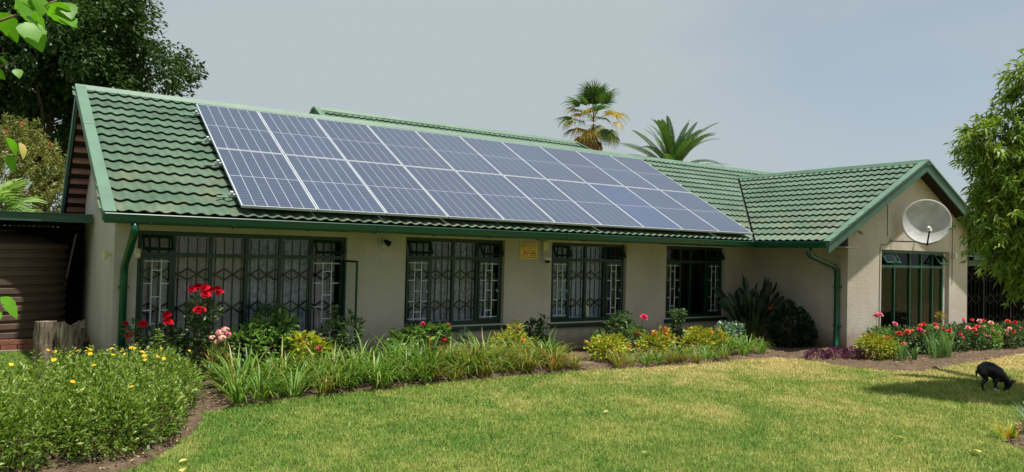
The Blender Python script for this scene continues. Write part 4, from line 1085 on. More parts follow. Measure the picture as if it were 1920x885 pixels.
def shrub(name, label, cat, loc, blobs, n, L, W, mat, flowers=(), group=None, stem='twig', shell=0.45, oval=False, seed=1, ntips=10, up=0.5, rise=0.25, minz=0.03):
    rg = np.random.default_rng(seed); random.seed(seed)
    e = empty(name, loc, 0); tag(e, label, cat, group)
    me = leaf_mesh('foliage', [blob_leaves(blobs, n, L, W, rg, shell=shell, oval=oval, up=up, rise=rise, minz=minz)], MT[mat]); obj('foliage', me, None, e, local=True)
    tips = []
    for k in range(ntips):
        b = blobs[k % len(blobs)]; tips.append((b[0] + random.uniform(-.5,.5)*b[3], b[1] + random.uniform(-.5,.5)*b[4], b[2] + random.uniform(.2,.8)*b[5]))
    tips += [f[2] for f in flowers]
    obj('stems', stems_mesh((blobs[0][0]*.3, blobs[0][1]*.3, 0.0), tips), MT[stem], e, local=True)
    for kind, m, p, s in flowers: put_flower(e, kind, m, p, s)
    return e

# ------------------------------------------------------------------ hedge with yellow daisies, front left
hb = [(-2.75,-2.75,.26,.55,.5,.30),(-2.25,-2.95,.26,.5,.45,.30),(-1.8,-2.75,.25,.42,.42,.30),(-2.3,-2.3,.30,.55,.5,.32),(-1.75,-2.2,.30,.5,.45,.32),(-1.35,-2.35,.24,.36,.4,.30),(-1.5,-1.75,.30,.48,.45,.32),(-1.15,-1.65,.27,.36,.4,.30),(-1.95,-1.65,.31,.45,.4,.32),(-1.25,-1.2,.29,.42,.4,.30),(-0.95,-1.2,.25,.3,.36,.26),(-1.65,-1.2,.30,.4,.4,.30),(-2.8,-2.2,.28,.45,.45,.3)]
hb += [(-1.72,-3.02,.22,.36,.34,.26),(-2.6,-3.15,.22,.45,.3,.26),(-1.38,-2.72,.20,.28,.3,.24)]
hc = Vector((-1.8,-2.1,0)); hbl = [(b[0]-hc.x, b[1]-hc.y) + b[2:] for b in hb]
hbl = [(b[0], b[1], b[2] + .035 + .04*math.sin(b[0]*9 + b[1]*5), b[3], b[4], b[5] + .03) for b in hbl]
rg = np.random.default_rng(5); random.seed(5)
he = empty('flowering_hedge', hc); tag(he, 'bushy bright green hedge dotted with yellow daisies, front left', 'hedge')
P1 = blob_leaves(hbl, 24000, 0.062, 0.020, rg, shell=0.62, up=0.45, out=0.55, rise=0.55)
obj('foliage', leaf_mesh('foliage', [P1], MT['l_hedge']), None, he, local=True)
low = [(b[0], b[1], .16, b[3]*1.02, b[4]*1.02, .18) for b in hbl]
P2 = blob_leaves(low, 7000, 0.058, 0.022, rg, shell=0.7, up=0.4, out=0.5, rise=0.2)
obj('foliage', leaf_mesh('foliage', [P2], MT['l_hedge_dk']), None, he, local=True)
# upright leafy shoots along the top
parts = []
for k in range(260):
    b = hbl[rg.integers(len(hbl))]; a = rg.uniform(0, 6.28); r = np.sqrt(rg.random())*.85
    x, y = b[0] + b[3]*r*np.cos(a), b[1] + b[4]*r*np.sin(a); z0 = b[2] + b[5]*np.sqrt(1 - r*r)*.85; hgt = rg.uniform(.04, .20)
    m = 16; t = rg.random(m); P = np.column_stack([np.full(m, x), np.full(m, y), z0 + t*hgt]); aa = rg.uniform(0, 6.28, m)
    D = np.column_stack([np.cos(aa), np.sin(aa), np.full(m, .75)]); parts.append(leaves(P, D, .05*(1.2 - .5*t), .014, rg))
for (x, y, h0) in ((-1.32+1.8, -1.05+2.1, .30), (-1.05+1.8, -0.75+2.1, .42)):     # two taller shoots
    m = 110; t = rg.random(m); P = np.column_stack([np.full(m, x) + rg.normal(0,.015,m), np.full(m, y) + rg.normal(0,.015,m), .42 + t*h0]); aa = rg.uniform(0, 6.28, m)
    parts.append(leaves(P, np.column_stack([np.cos(aa), np.sin(aa), np.full(m, .55)]), .11*(1.15 - .75*t), .016, rg, droop=.35))
obj('shoots', leaf_mesh('shoots', parts, MT['l_hedge']), None, he, local=True)
obj('stems', stems_mesh((0,0,0), [], ).add([], []) if False else (lambda mb: [mb.tube([(b[0]+random.uniform(-.25,.25), b[1]+random.uniform(-.25,.25), 0), (b[0]+random.uniform(-.3,.3), b[1]+random.uniform(-.3,.3), .3)], .008, 5, .004) for b in hbl for _ in range(9)] and mb)(MB()), MT['twig'], he, local=True)
for k in range(38):
    j = rg.choice([9, 10, 11, 7, 6, 6, 8, 4, 3, 9, 10]) if rg.random() < .85 else rg.integers(len(hbl)); b = hbl[j]; a = rg.uniform(0, 6.28); r = np.sqrt(rg.random())*.8
    z = b[2] + b[5]*math.sqrt(1 - r*r) + rg.uniform(.02, .13)
    put_flower(he, 'daisy', 'p_yellow', (b[0] + b[3]*r*math.cos(a), b[1] + b[4]*r*math.sin(a), z), rg.uniform(.5, .85))

# ------------------------------------------------------------------ strap-leaved lilies along the bed edge
var = []
for k in range(6):
    rg = np.random.default_rng(40 + k); ps = [straps(50, rg, .74, .027, .13, .75, 2.5, seg=6)]
    if k >= 4: ps.append(straps(22, rg, .42, .016, .12, 1.0, 1.4, rnd=np.full(22, .97)))
    var.append(leaf_mesh('lily_clump', ps, MT['l_dry'] if k >= 4 else MT['l_lily']))
rg = np.random.default_rng(77)
edge = [(b[0], b[1]) for b in BED if -0.7 < b[0] < 9.4 and b[1] < -0.9]
ex = [p[0] for p in edge]; ey = [p[1] for p in edge]
NUM = ['first','second','third','fourth','fifth','sixth','seventh','eighth','ninth','tenth','eleventh','twelfth','thirteenth','fourteenth','fifteenth','sixteenth','seventeenth','eighteenth','nineteenth','twentieth','twenty-first','twenty-second','twenty-third','twenty-fourth','twenty-fifth']
def lily(x, y, s, dry, label, group):
    o = bpy.data.objects.new('lily_clump', var[rg.integers(4, 6) if rg.random() < dry else rg.integers(0, 4)]); COL.objects.link(o)
    o.location = (x, y, .02); o.rotation_euler = (0, 0, rg.uniform(0, 6.28)); o.scale = (s*rg.uniform(.95,1.1), s*rg.uniform(.95,1.1), s*rg.uniform(.9, 1.1)); tag(o, label, 'lily clump', group)
for row, (dy, s) in enumerate(((.12, .80), (.42, .92), (.74, .98))):
    x = -0.28 + row*.12; cnt = 0
    while x < 5.0:
        sc = s * (1.0 if x < 3.0 else 1.0 - .07*(x - 3.0)) * (1.0 if row else rg.uniform(.8, 1.0))
        lily(x + rg.uniform(-.09,.09), np.interp(x, ex, ey) + dy + rg.uniform(-.10,.10), sc*rg.uniform(.74,1.08), .1 if x < 2.6 else .65, 'arching lily clump, %s from the left in the %s rank of the long row' % (NUM[cnt], ('front','middle','back')[row]), 'lilies in the long row'); x += .25; cnt += 1
for row, (dy, s) in enumerate(((.14, .46), (.42, .55))):
    x = 5.75 + row*.15; cnt = 0
    while x < 8.3:
        lily(x, np.interp(x, ex, ey) + dy + rg.uniform(-.06,.06), s*rg.uniform(.8, 1.1), .55, 'low lily clump, %s from the left in the %s line before the yellow-green bushes' % (NUM[cnt], ('front','back')[row]), 'low lilies'); x += .27; cnt += 1
for k, (x, y) in enumerate(((8.55,-.95),(8.7,-.55),(8.8,-.8),(8.95,-1.05),(9.1,-.6),(9.2,-.85),(9.4,-1.1),(9.5,-.75))):
    lily(x, y, rg.uniform(.55,.7), .1, 'low bright green lily clump before the crane-flower plant, %s from the left' % NUM[k], 'lilies before the crane flower')

# ------------------------------------------------------------------ shrubs and roses, left to right
F_ = lambda kind, m, *pts: [(kind, m, p, s) for (p, s) in pts]
shrub('rose_bush', 'small red rose beside the left downpipe', 'rose bush', (-1.16,0.40,0), [(0,0,.55,.16,.14,.30),(.05,.02,.30,.16,.14,.2)], 260, .07, .042, 'l_rose', F_('rose','p_red',((-.13,-.03,.80),.8),((.07,-.05,.79),1.15),((-.08,-.06,.65),1.1)), 'roses along the front', oval=True, seed=21)
shrub('rose_bush', 'tall red rose with twin blooms before the widest window', 'rose bush', (-0.80,0.30,0), [(0,0,.62,.22,.18,.22),(.04,0,.38,.24,.2,.24)], 420, .075, .046, 'l_rose', F_('rose','p_red',((-.01,-.06,.90),1.25),((-.01,-.07,.81),1.3)), 'roses along the front', oval=True, seed=22)
shrub('rose_bush', 'tallest red rose topped by a cluster of crimson blooms', 'rose bush', (-0.42,0.18,0), [(.02,0,.95,.20,.16,.20),(.0,0,.66,.17,.15,.22),(.02,0,.40,.15,.15,.2)], 520, .075, .046, 'l_rose',
      F_('rose','p_red',((-.13,-.05,1.24),1.2),((-.05,-.03,1.27),1.25),((.03,-.06,1.26),1.3),((.10,-.02,1.22),1.2),((.18,-.04,1.24),1.15),((.22,-.06,1.20),1.1),((.03,-.09,1.17),1.3),((-.06,-.12,.97),1.35),((-.02,-.10,.98),1.2)), 'roses along the front', oval=True, seed=23)
shrub('pink_flower_spike', 'pale salmon-pink flower spike at the hedge end', 'flower', (-0.28,-0.30,0), [(0,0,.30,.13,.12,.26)], 160, .16, .02, 'l_dry', F_('cluster','p_pale',((0,0,.72),1.5),((.07,.02,.75),1.5),((-.09,0,.66),1.2),((.02,-.04,.66),1.4),((-.03,.02,.60),1.2)) + F_('cluster','p_pink',((.10,0,.69),1.2)), seed=24, stem='stem', up=.2, rise=.9)
shrub('garden_shrub', 'light green broad-leaved shrub before the middle of the widest window', 'shrub', (0.42,0.30,0), [(-.25,-.05,.48,.3,.24,.25),(.15,0,.42,.32,.24,.28),(.3,.1,.68,.2,.18,.22),(-.05,.05,.70,.16,.14,.14)], 900, .10, .05, 'l_fresh', oval=True, seed=25, up=.65)
shrub('garden_shrub', 'dark leafy shrub close to the glass of the widest window', 'shrub', (0.62,0.62,0), [(0,0,.72,.26,.16,.3),(.1,0,.45,.3,.18,.3)], 520, .08, .045, 'l_rose', oval=True, seed=26)
shrub('geranium', 'yellow-green geranium with one scarlet bloom left of the open casement', 'geranium', (0.98,0.10,0), [(0,0,.44,.26,.22,.2),(.12,.05,.3,.28,.22,.22)], 560, .075, .068, 'l_ygreen', F_('cluster','p_hot',((.10,-.22,.43),1.25)), oval=True, seed=27, up=.7, stem='stem')
shrub('rose_bush', 'leggy bronze-leaved rose under the open casement', 'rose bush', (1.42,0.30,0), [(0,0,.55,.22,.2,.22),(.28,0,.62,.2,.16,.24),(.05,-.05,.3,.3,.22,.24),(.0,0,.85,.07,.07,.16)], 760, .075, .04, 'l_rose', oval=True, seed=28)
shrub('geranium', 'tall geranium with red blooms below the second window', 'geranium', (2.72,0.30,0), [(-.25,0,.42,.18,.15,.16),(.05,0,.50,.2,.16,.15),(.34,0,.52,.14,.13,.14),(.56,0,.45,.14,.13,.2),(0,0,.25,.4,.2,.2)], 620, .085, .075, 'l_fresh', F_('cluster','p_hot',((.15,-.05,.68),1.3),((.62,-.03,.64),1.35)) + F_('cluster','p_scarlet',((.52,-.10,.42),1.5),((.26,-.10,.43),1.2)), oval=True, seed=29, up=.7, stem='stem')
shrub('garden_shrub', 'small grey-green plant below the right half of the second window', 'shrub', (3.72,0.35,0), [(0,0,.38,.12,.12,.16),(-.35,0,.32,.12,.12,.12)], 240, .09, .035, 'l_agave', seed=30, rise=.6)
shrub('orange_lily_bush', 'rounded yellow-green bush with orange flowers between second window and sign', 'bush', (4.42,0.05,0), [(0,0,.30,.34,.28,.22),(.12,.05,.52,.12,.1,.14)], 620, .11, .03, 'l_ygreen', F_('cluster','p_orange',((.06,-.12,.60),.9),((.08,-.26,.40),1.0)) + F_('cluster','p_scarlet',((.12,0,.72),.6)), seed=31, rise=.3, stem='stem')
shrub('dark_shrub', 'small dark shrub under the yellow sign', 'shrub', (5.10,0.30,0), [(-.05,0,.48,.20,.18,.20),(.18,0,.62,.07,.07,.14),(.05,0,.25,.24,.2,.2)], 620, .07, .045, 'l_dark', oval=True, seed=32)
shrub('rose_bush', 'dark leafy rose beneath the sill of the third window', 'rose bush', (6.85,0.20,0), [(0,0,.50,.2,.16,.2),(.22,0,.66,.13,.12,.13),(-.38,0,.30,.14,.12,.14)], 460, .085, .05, 'l_rose', oval=True, seed=33)
shrub('variegated_bush', 'yellow-green bush left of the hot pink bloom', 'bush', (5.95,-0.55,0), [(0,0,.24,.34,.28,.22),(.3,.1,.24,.28,.24,.2)], 900, .075, .04, 'l_ygreen', group='yellow-green bushes', oval=True, seed=34)
shrub('rose_bush', 'low rose with one hot pink bloom between the last two curtained windows', 'rose bush', (7.15,0.0,0), [(0,0,.36,.22,.18,.18)], 300, .075, .04, 'l_fresh', F_('rose','p_hot',((.18,-.05,.67),1.5)) + F_('cluster','p_orange',((-.05,-.15,.42),1.3)), oval=True, seed=35)
shrub('variegated_bush', 'yellow-green bush with orange flowers below the gap between windows', 'bush', (7.05,-0.62,0), [(0,0,.25,.34,.28,.2),(.32,.1,.30,.24,.2,.2)], 800, .075, .04, 'l_ygreen', F_('cluster','p_orange',((-.06,-.05,.45),1.3),((.28,.0,.50),1.5),((.20,-.1,.44),1.1)), 'yellow-green bushes', oval=True, seed=36)
shrub('rose_bush', 'slender upright rose stem at the left of the dark window', 'rose bush', (8.15,-0.15,0), [(0,0,.72,.13,.12,.10),(-.02,0,.50,.09,.08,.12),(.02,0,.28,.1,.1,.14)], 230, .09, .055, 'l_rose', oval=True, seed=37)
shrub('variegated_bush', 'yellow-green and bronze bush under the dark window', 'bush', (8.35,-0.62,0), [(-.2,0,.24,.36,.26,.2),(.25,0,.28,.34,.26,.2),(.0,.1,.36,.3,.22,.16)], 1150, .07, .04, 'l_ygreen', F_('cluster','p_orange',((-.3,-.1,.38),.9),((.1,-.1,.43),1.0)), 'yellow-green bushes', oval=True, seed=38)
shrub('garden_shrub', 'pale grey-green shrub before the crane-flower plant', 'shrub', (9.35,-0.35,0), [(-.1,0,.40,.2,.18,.14),(.25,0,.38,.16,.14,.14)], 360, .085, .05, 'l_agave', oval=True, seed=39, up=.75)
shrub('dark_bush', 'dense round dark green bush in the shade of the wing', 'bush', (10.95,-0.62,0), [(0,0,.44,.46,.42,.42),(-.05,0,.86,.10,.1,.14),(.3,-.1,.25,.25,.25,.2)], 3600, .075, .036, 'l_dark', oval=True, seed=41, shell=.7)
shrub('purple_plant', 'low purple-leaved ground cover at the wing corner', 'plant', (10.25,-2.15,0), [(-.35,.2,.07,.25,.2,.10),(0,0,.09,.3,.2,.12),(.3,-.18,.10,.28,.2,.12),(.48,-.3,.08,.2,.16,.1)], 1500, .075, .022, 'l_purple', seed=42, minz=.02, rise=.7)
shrub('variegated_bush', 'round golden-green bush at the foot of the wing wall', 'bush', (10.78,-2.52,0), [(0,0,.26,.32,.28,.24),(.28,-.05,.24,.26,.25,.2)], 1500, .06, .034, 'l_ygreen', F_('cluster','p_scarlet',((-.18,0,.46),.9),((.3,-.1,.42),1.1),((.18,-.12,.40),.9)), 'yellow-green bushes', oval=True, seed=43)
# crane-flower plant
rg = np.random.default_rng(51); e = empty('crane_flower', (10.72,0.18,0)); tag(e, 'tall dark crane-flower plant with paddle leaves in the corner', 'crane flower')
lf = []; stem_mb = MB()
for k in range(78):
    a = rg.uniform(0, 6.28); ln = rg.uniform(.5, 1.12); tl = rg.uniform(.08, .66); d = np.array([np.cos(a)*np.sin(tl), np.sin(a)*np.sin(tl)*.75, np.cos(tl)]); b = np.array([np.cos(a), np.sin(a), 0])*rg.uniform(.02,.14)
    top = b + d*ln; stem_mb.tube([b, (b + top)/2 + np.array([0,0,.03]), top], .011, 5, .007)
    lf.append(leaves(top[None], (d + np.array([d[0]*.5, d[1]*.5, 0]))[None], np.array([rg.uniform(.38,.55)]), np.array([rg.uniform(.11,.16)]), rg, up=.1, fold=.25, droop=.1, oval=True))
obj('foliage', leaf_mesh('foliage', lf, MT['l_strel']), None, e, local=True); obj('stems', stem_mb, MT['stem'], e, local=True)
for p in ((.12,-.3,.78),(.28,-.28,.82),(-.1,-.28,.85),(.36,-.2,.74)): put_flower(e, 'trumpet', 'p_orange', p, 1.5)
tag(obj('dry_branch', MB().tube([(9.75,-.45,.12),(10.0,-.55,.2),(10.25,-.5,.26),(10.45,-.45,.38)], .018, 7, .007), MT['twig'], smooth=True), 'bare dry branch leaning before the crane-flower plant', 'branch')
# irises
for k, (x, y, n_, s, lab) in enumerate(((11.12,-2.86,26,.95,'stiff iris clump in front of the tall gable window, leftmost'),(11.45,-2.9,20,.75,'splayed iris clump beside the leftmost iris'),(12.15,-2.98,34,1.15,'tall dense iris clump below the tall gable window'),(12.5,-3.02,34,1.2,'tall dense iris clump, rightmost of the irises'))):
    rg = np.random.default_rng(60 + k); o = obj('iris_clump', leaf_mesh('iris_clump', [straps(n_, rg, .46*s, .03, .12, .35, .9 if k != 1 else 1.6)], MT['l_iris'])); o.location = (x, y, .02); tag(o, lab, 'iris clump', 'irises before the gable wall')
# roses before the gable wall
RB = [(11.45,-2.28,'pink rose standing highest left of the tall gable window','p_pink'),(12.0,-2.35,'pink rose bush at the left edge of the tall gable window','p_coral'),(12.6,-2.45,'red rose bush under the middle of the tall gable window','p_scarlet'),(13.2,-2.4,'pink and red rose bush under the right of the tall gable window','p_hot'),(13.75,-2.5,'rose bush with large pink blooms right of the tall gable window','p_pink'),(14.35,-2.55,'coral rose bush before the wing wall corner','p_coral'),(14.95,-2.62,'pale pink rose bush left of the dark veranda gate','p_pale'),(15.6,-2.7,'red rose bush before the dark veranda gate','p_scarlet'),(16.3,-2.75,'coral rose bush farthest right before the veranda','p_coral')]
for k, (x, y, lab, m) in enumerate(RB):
    rg = np.random.default_rng(80 + k); fl = []
    for q in range((6, 7, 8, 6)[k % 4]):
        mm = m if rg.random() < .5 else ['p_pink','p_coral','p_scarlet','p_pale','p_hot'][rg.integers(5)]
        fl.append(('rose', mm, (rg.uniform(-.34,.34), rg.uniform(-.34,.05), rg.uniform(.40,.68) if q > 2 else rg.uniform(.25,.42)), rg.uniform(.6,1.2)))
    if k == 0: fl = F_('rose','p_pink',((-.25,-.05,.78),1.5),((-.18,-.08,.80),1.4),((.3,-.1,.62),1.2)) + F_('rose','p_scarlet',((.2,-.25,.45),1.2))
    shrub('rose_bush', lab, 'rose bush', (x,y,0), [(-.12,0,.34,.28,.26,.22),(.16,0,.36,.26,.26,.22),(0,-.05,.2,.36,.28,.18)], 1150, .062, .036, 'l_rose' if k % 3 else 'l_fresh', fl, 'roses before the gable wall', oval=True, seed=90 + k, shell=.5)
shrub('spent_flower', 'tall thin stalk with a withered flower head before the gable window', 'flower', (12.75,-2.75,0), [(0,0,.80,.09,.08,.07),(0,0,.60,.03,.03,.05)], 130, .05, .02, 'l_fan_y', seed=99, ntips=3, stem='stem')
# strap-leaved plant at the right edge
rg = np.random.default_rng(120); o = obj('agapanthus', leaf_mesh('agapanthus', [straps(34, rg, .44, .034, .10, .9, 1.5)], MT['l_agave'])); o.location = (6.70,-6.72,.02); tag(o, 'grey-green strap-leaved plant at the right edge of the lawn', 'plant')
rg = np.random.default_rng(121); o = obj('small_plant', leaf_mesh('small_plant', [straps(40, rg, .2, .02, .1, .8, 1.5)], MT['l_ygreen'])); o.location = (6.28,-6.62,.02); tag(o, 'small yellowish tuft left of the strap-leaved plant at the right edge', 'plant')
st = MB().prism([(-.16,-.09,0),(.14,-.11,0),(.18,.05,0),(-.02,.10,0),(-.17,.06,0)], (0,0,.03)); o = obj('flat_stone', st, MT['soffit'], bevel=.008); o.location = (5.35,-.72,.03); tag(o, 'pale flat stone lying in the bed at the end of the lily row', 'stone')

# ------------------------------------------------------------------ trees
def limb(mb, p, q, r0, r1, bow=0.15, n=5, seg=7):
    p, q = Vector(p), Vector(q); d = q - p; side = Vector((random.uniform(-1,1), random.uniform(-1,1), random.uniform(-.2,.6))) * d.length * bow
    pts = [p + d * t + side * math.sin(math.pi * t) + Vector((random.uniform(-1,1), random.uniform(-1,1), 0)) * d.length * .02 for t in [i/n for i in range(n+1)]]
    pts[0] = p; pts[-1] = q
    mb.tube(pts, [r0 + (r1 - r0) * i/n for i in range(n+1)], seg); return pts
def clumps(centers, rad, per, L, W, rg, crown, up=.5, oval=False):
    n = len(centers); P = np.repeat(centers, per, 0); d = rand_dir(n*per, rg); R = np.repeat(rad, per)
    P = P + d * R[:, None] * (rg.random(n*per) ** .45)[:, None] * np.array([1, 1, .75])
    D = unit(d*.7 + unit(P - crown)*.5 + rand_dir(n*per, rg)*.6 + np.array([0,0,-.1]))
    rnd = np.clip(np.repeat(rg.random(n)*.55, per) + rg.random(n*per)*.42, 0, 1)
    return leaves(P, D, L*rg.uniform(.6,1.25,n*per), W*rg.uniform(.7,1.2,n*per), rg, up=up, rnd=rnd, oval=oval)

# big dark tree behind the left gable
rg = np.random.default_rng(201); random.seed(201)
bt = empty('shade_tree', (-1.95, 20.5, 0)); tag(bt, 'large dark leafy tree towering behind the left gable', 'tree')
cr = np.array([0, 0, 8.7]); cent = []
while len(cent) < 1250:
    d = rand_dir(1, rg)[0]; r = rg.random() ** .40
    p = d * r * np.array([4.1, 3.9, 4.7]) * (.98 + .20*np.sin(d[0]*7+1)*np.sin(d[2]*8+2) + .10*np.sin(d[1]*11) + .07*np.sin(d[2]*17))
    if p[2] < -3.9: continue
    cent.append(p + cr)
cent = np.array(cent); 
obj('crown', leaf_mesh('crown', [clumps(cent, rg.uniform(.30,.70,len(cent)), 84, .18, .095, rg, cr)], MT['l_tree']), None, bt, local=True)
mb = MB(); limb(mb, (0,0,0), (.1,0,4.6), .34, .26, .03)
for k in range(16):
    a = k*2.4; ln = random.uniform(2.4,3.6); top = Vector((.1 + math.cos(a)*ln, math.sin(a)*ln*.9, 5.2 + random.uniform(.5,5.5))); st_ = Vector((.08,0,3.2 + 1.3*(k % 5)/5)); ps = limb(mb, st_, top, .15, .04, .08)
    for q in range(3): limb(mb, ps[3], ps[3] + Vector((random.uniform(-1.4,1.4), random.uniform(-1.4,1.4), random.uniform(-.3,1.4))), .05, .015, .1)
obj('trunk', mb, MT['bark'], bt, local=True, smooth=True)

# bottlebrush bush behind the carport
rg = np.random.default_rng(205); random.seed(205)
bb = empty('bottlebrush_bush', (-3.1, 12.6, 0)); tag(bb, 'olive-green bottlebrush bush with a few red blooms behind the carport', 'bush')
cr = np.array([0,0,2.55]); cent = []
while len(cent) < 900:
    d = rand_dir(1, rg)[0]; r = rg.random() ** .35; p = d*r*np.array([2.05,1.5,2.2])*(1 + .12*np.sin(d[0]*8)*np.sin(d[2]*9)); 
    if p[2] > -2.2: cent.append(p + cr)
cent = np.array(cent)
n_, per = len(cent), 46; P = np.repeat(cent, per, 0); ax = unit(np.repeat(unit(cent - cr) + rand_dir(n_, rg)*.5 + np.array([0,0,.5]), per, 0)); t = rg.random(n_*per); P = P + ax*(t*.42)[:, None] + rg.normal(0,.02,P.shape)
D = unit(ax*.6 + rand_dir(n_*per, rg)); rnd = np.clip(np.repeat(rg.random(n_)*.6, per) + rg.random(n_*per)*.4, 0, 1)
obj('crown', leaf_mesh('crown', [leaves(P, D, .13*rg.uniform(.6,1.2,len(P)), .034, rg, rnd=rnd)], MT['l_bottle']), None, bb, local=True)
mb = MB()
for k in range(11):
    a = k*2.39; limb(mb, (math.cos(a)*.1, math.sin(a)*.1, 0), (math.cos(a)*1.3, math.sin(a)*1.0, 2.2 + random.uniform(0,2)), .06, .015, .1)
obj('trunk', mb, MT['bark2'], bb, local=True, smooth=True)
for p in ((.05,-1.5,3.05),(.75,-1.5,2.95),(.55,-1.0,4.65),(.3,-1.3,4.4),(1.15,-1.1,4.2)): put_flower(bb, 'brush', 'p_coral', p, 1.3)

# ---- palms
def fan_frond(rg, petiole, rad, nseg, spread, droop, mat):
    """fan leaf along +X: petiole then folded segments, tips hanging"""
    V = []; F = []; R = []
    def strip(pts, ws, side, r):
        o = len(V)
        for p, w in zip(pts, ws): V.append(p - side*w/2); V.append(p + side*w/2); R.extend([r, r])
        for k in range(len(pts)-1): F.append((o+2*k, o+2*k+1, o+2*k+3, o+2*k+2))
    strip([np.array([petiole*t, 0, .06*math.sin(3.14*t)]) for t in (0,.5,1)], [.05,.04,.03], np.array([0,1.,0]), .3)
    for k in range(nseg):
        a = -spread/2 + spread*k/(nseg-1); d = np.array([math.cos(a), math.sin(a), 0]); s = np.array([-math.sin(a), math.cos(a), .5*(-1)**k]); s /= np.linalg.norm(s)
        L = rad*(1 - .28*(abs(a)/(spread/2))**2)*rg.uniform(.9,1.08); b = np.array([petiole,0,0]); r = rg.random()
        w = 2*L*.5*math.tan(spread/nseg/2)*1.25; dr = droop*rg.uniform(.6,1.3)
        strip([b, b + d*L*.5 + np.array([0,0,.05]), b + d*L*.8 - np.array([0,0,dr*L*.16]), b + d*L*.95 - np.array([0,0,dr*L*.5])], [.01, w, w*.55, .006], s, r)
    me = mesh_np('frond', np.array(V), np.array(F), R); me.materials.append(MT[mat]); return me
def place_frond(me, parent, loc, az, el, roll=0.0, s=1.0):
    o = bpy.data.objects.new('frond', me); COL.objects.link(o); o.parent = parent; o.location = loc
    o.rotation_euler = (Matrix.Rotation(az, 3, 'Z') @ Matrix.Rotation(-el, 3, 'Y') @ Matrix.Rotation(roll, 3, 'X')).to_euler(); o.scale = (s,)*3; return o
rg = np.random.default_rng(210); random.seed(210)
wp_ = empty('fan_palm', (24.35, 22, 0)); tag(wp_, 'tall fan palm with a skirt of dead fronds behind the roof', 'palm')
g_ = [fan_frond(rg, 1.15, 1.1, 22, 2.6, .7, 'l_fan') for _ in range(3)]; y_ = [fan_frond(rg, 1.2, 1.0, 20, 2.3, 1.2, 'l_fan_y') for _ in range(3)]; d_ = [fan_frond(rg, .8, .9, 16, 1.6, 1.2, 'l_fan_b') for _ in range(2)]
top = 9.55
mb = MB(); mb.tube([(0,0,0),(.05,0,4),(0,0,top-.9)], .26, 12, .2); obj('trunk', mb, MT['bark2'], wp_, local=True, smooth=True)
for k in range(17): place_frond(g_[k % 3], wp_, (0,0,top), k*2.4, R_(random.uniform(38,88)), random.uniform(-.3,.3), random.uniform(.85,1.08))
for k in range(15): place_frond(g_[k % 3] if k % 3 == 0 else y_[k % 3], wp_, (0,0,top-.1), k*2.4 + .5, R_(random.uniform(-12,30)), random.uniform(-.4,.4), random.uniform(.85,1.05))
for k in range(13): place_frond(y_[k % 3] if k % 2 else g_[k % 3], wp_, (0,0,top-.25), k*2.4 + 1.1, R_(random.uniform(-48,-18)), random.uniform(-.4,.4), random.uniform(.8,1.0))
for k in range(26): place_frond(d_[k % 2], wp_, (0,0,top-.3 - (k % 4)*.18), k*2.4, R_(random.uniform(-86,-68)), random.uniform(-.6,.6), random.uniform(.8,1.1))
def pinnate(rg, L, nl, ll, w, arch, mat, lift=.5):
    V = []; F = []; R = []; pts = []; p = np.zeros(3); a = 0.0; n = 14
    for k in range(n+1):
        pts.append(p.copy()); a = -arch*(k/n)**1.3; p = p + np.array([math.cos(a), 0, math.sin(a)])*L/n
    def at(t):
        f = t*n; i = min(int(f), n-1); return pts[i] + (pts[i+1]-pts[i])*(f-i), (pts[i+1]-pts[i])/np.linalg.norm(pts[i+1]-pts[i])
    for k in range(n):
        o = len(V); wd = .05*(1 - k/n) + .012
        for q, ww in ((pts[k], wd), (pts[k+1], wd*.93)): V.extend([q + np.array([0,-ww/2,0]), q + np.array([0,ww/2,0])]); R.extend([.5,.5])
        F.append((o, o+1, o+3, o+2))
    for k in range(nl):
        t = .10 + .9*k/nl; b, tg = at(t); up = np.array([-tg[2], 0, tg[0]])
        for sd_ in (-1, 1):
            d = tg*.75 + np.array([0, sd_, 0])*.62 + up*lift*.5; d /= np.linalg.norm(d); l_ = ll*(math.sin(math.pi*min(1, t*.9 + .12)) ** .6)*rg.uniform(.85,1.1)
            s = np.cross(d, up); s /= np.linalg.norm(s); o = len(V); r = rg.random()
            V.extend([b - s*w*.3, b + s*w*.3, b + d*l_*.5 + s*w*.5, b + d*l_ - np.array([0,0,l_*.12]), b + d*l_*.5 - s*w*.5]); R.extend([r]*5); F.append((o, o+1, o+2, o+4)); F.append((o+4, o+2, o+3, o+3))
    F4 = [f for f in F if len(set(f)) == 4]; F3 = [f[:3] for f in F if len(set(f)) == 3]
    me = mesh_np('frond', np.array(V), [np.array(F4), np.array(F3)], R); me.materials.append(MT[mat]); return me
dp = empty('date_palm', (30.75, 22, 0)); tag(dp, 'feathery date palm crown showing above the roof ridge', 'palm')
pf = [pinnate(rg, 4.1, 84, .55, .032, a, 'l_date') for a in (.55, .9, 1.25)]
mb = MB(); mb.tube([(0,0,0),(0,0,3.5),(0,0,7.1)], .42, 14, .36); obj('trunk', mb, MT['bark'], dp, local=True, smooth=True)
for k in range(52): place_frond(pf[k % 3], dp, (0,0,7.0), k*2.4, R_(random.choice((80,66,54,44,34,26,20,14)) + random.uniform(-6,6)), random.uniform(-.2,.2), random.uniform(.85,1.05))
fp = empty('fan_palm', (-3.0, 8.9, 0)); tag(fp, 'pale green fan palm fronds peeping over the carport roof', 'palm')
lg = [fan_frond(rg, .6, .85, 26, 2.8, .35, 'l_fanl') for _ in range(2)]
mb = MB(); mb.tube([(-.35,2.0,0),(-.3,1.9,2.3)], .14, 10, .12); obj('trunk', mb, MT['bark2'], fp, local=True, smooth=True)
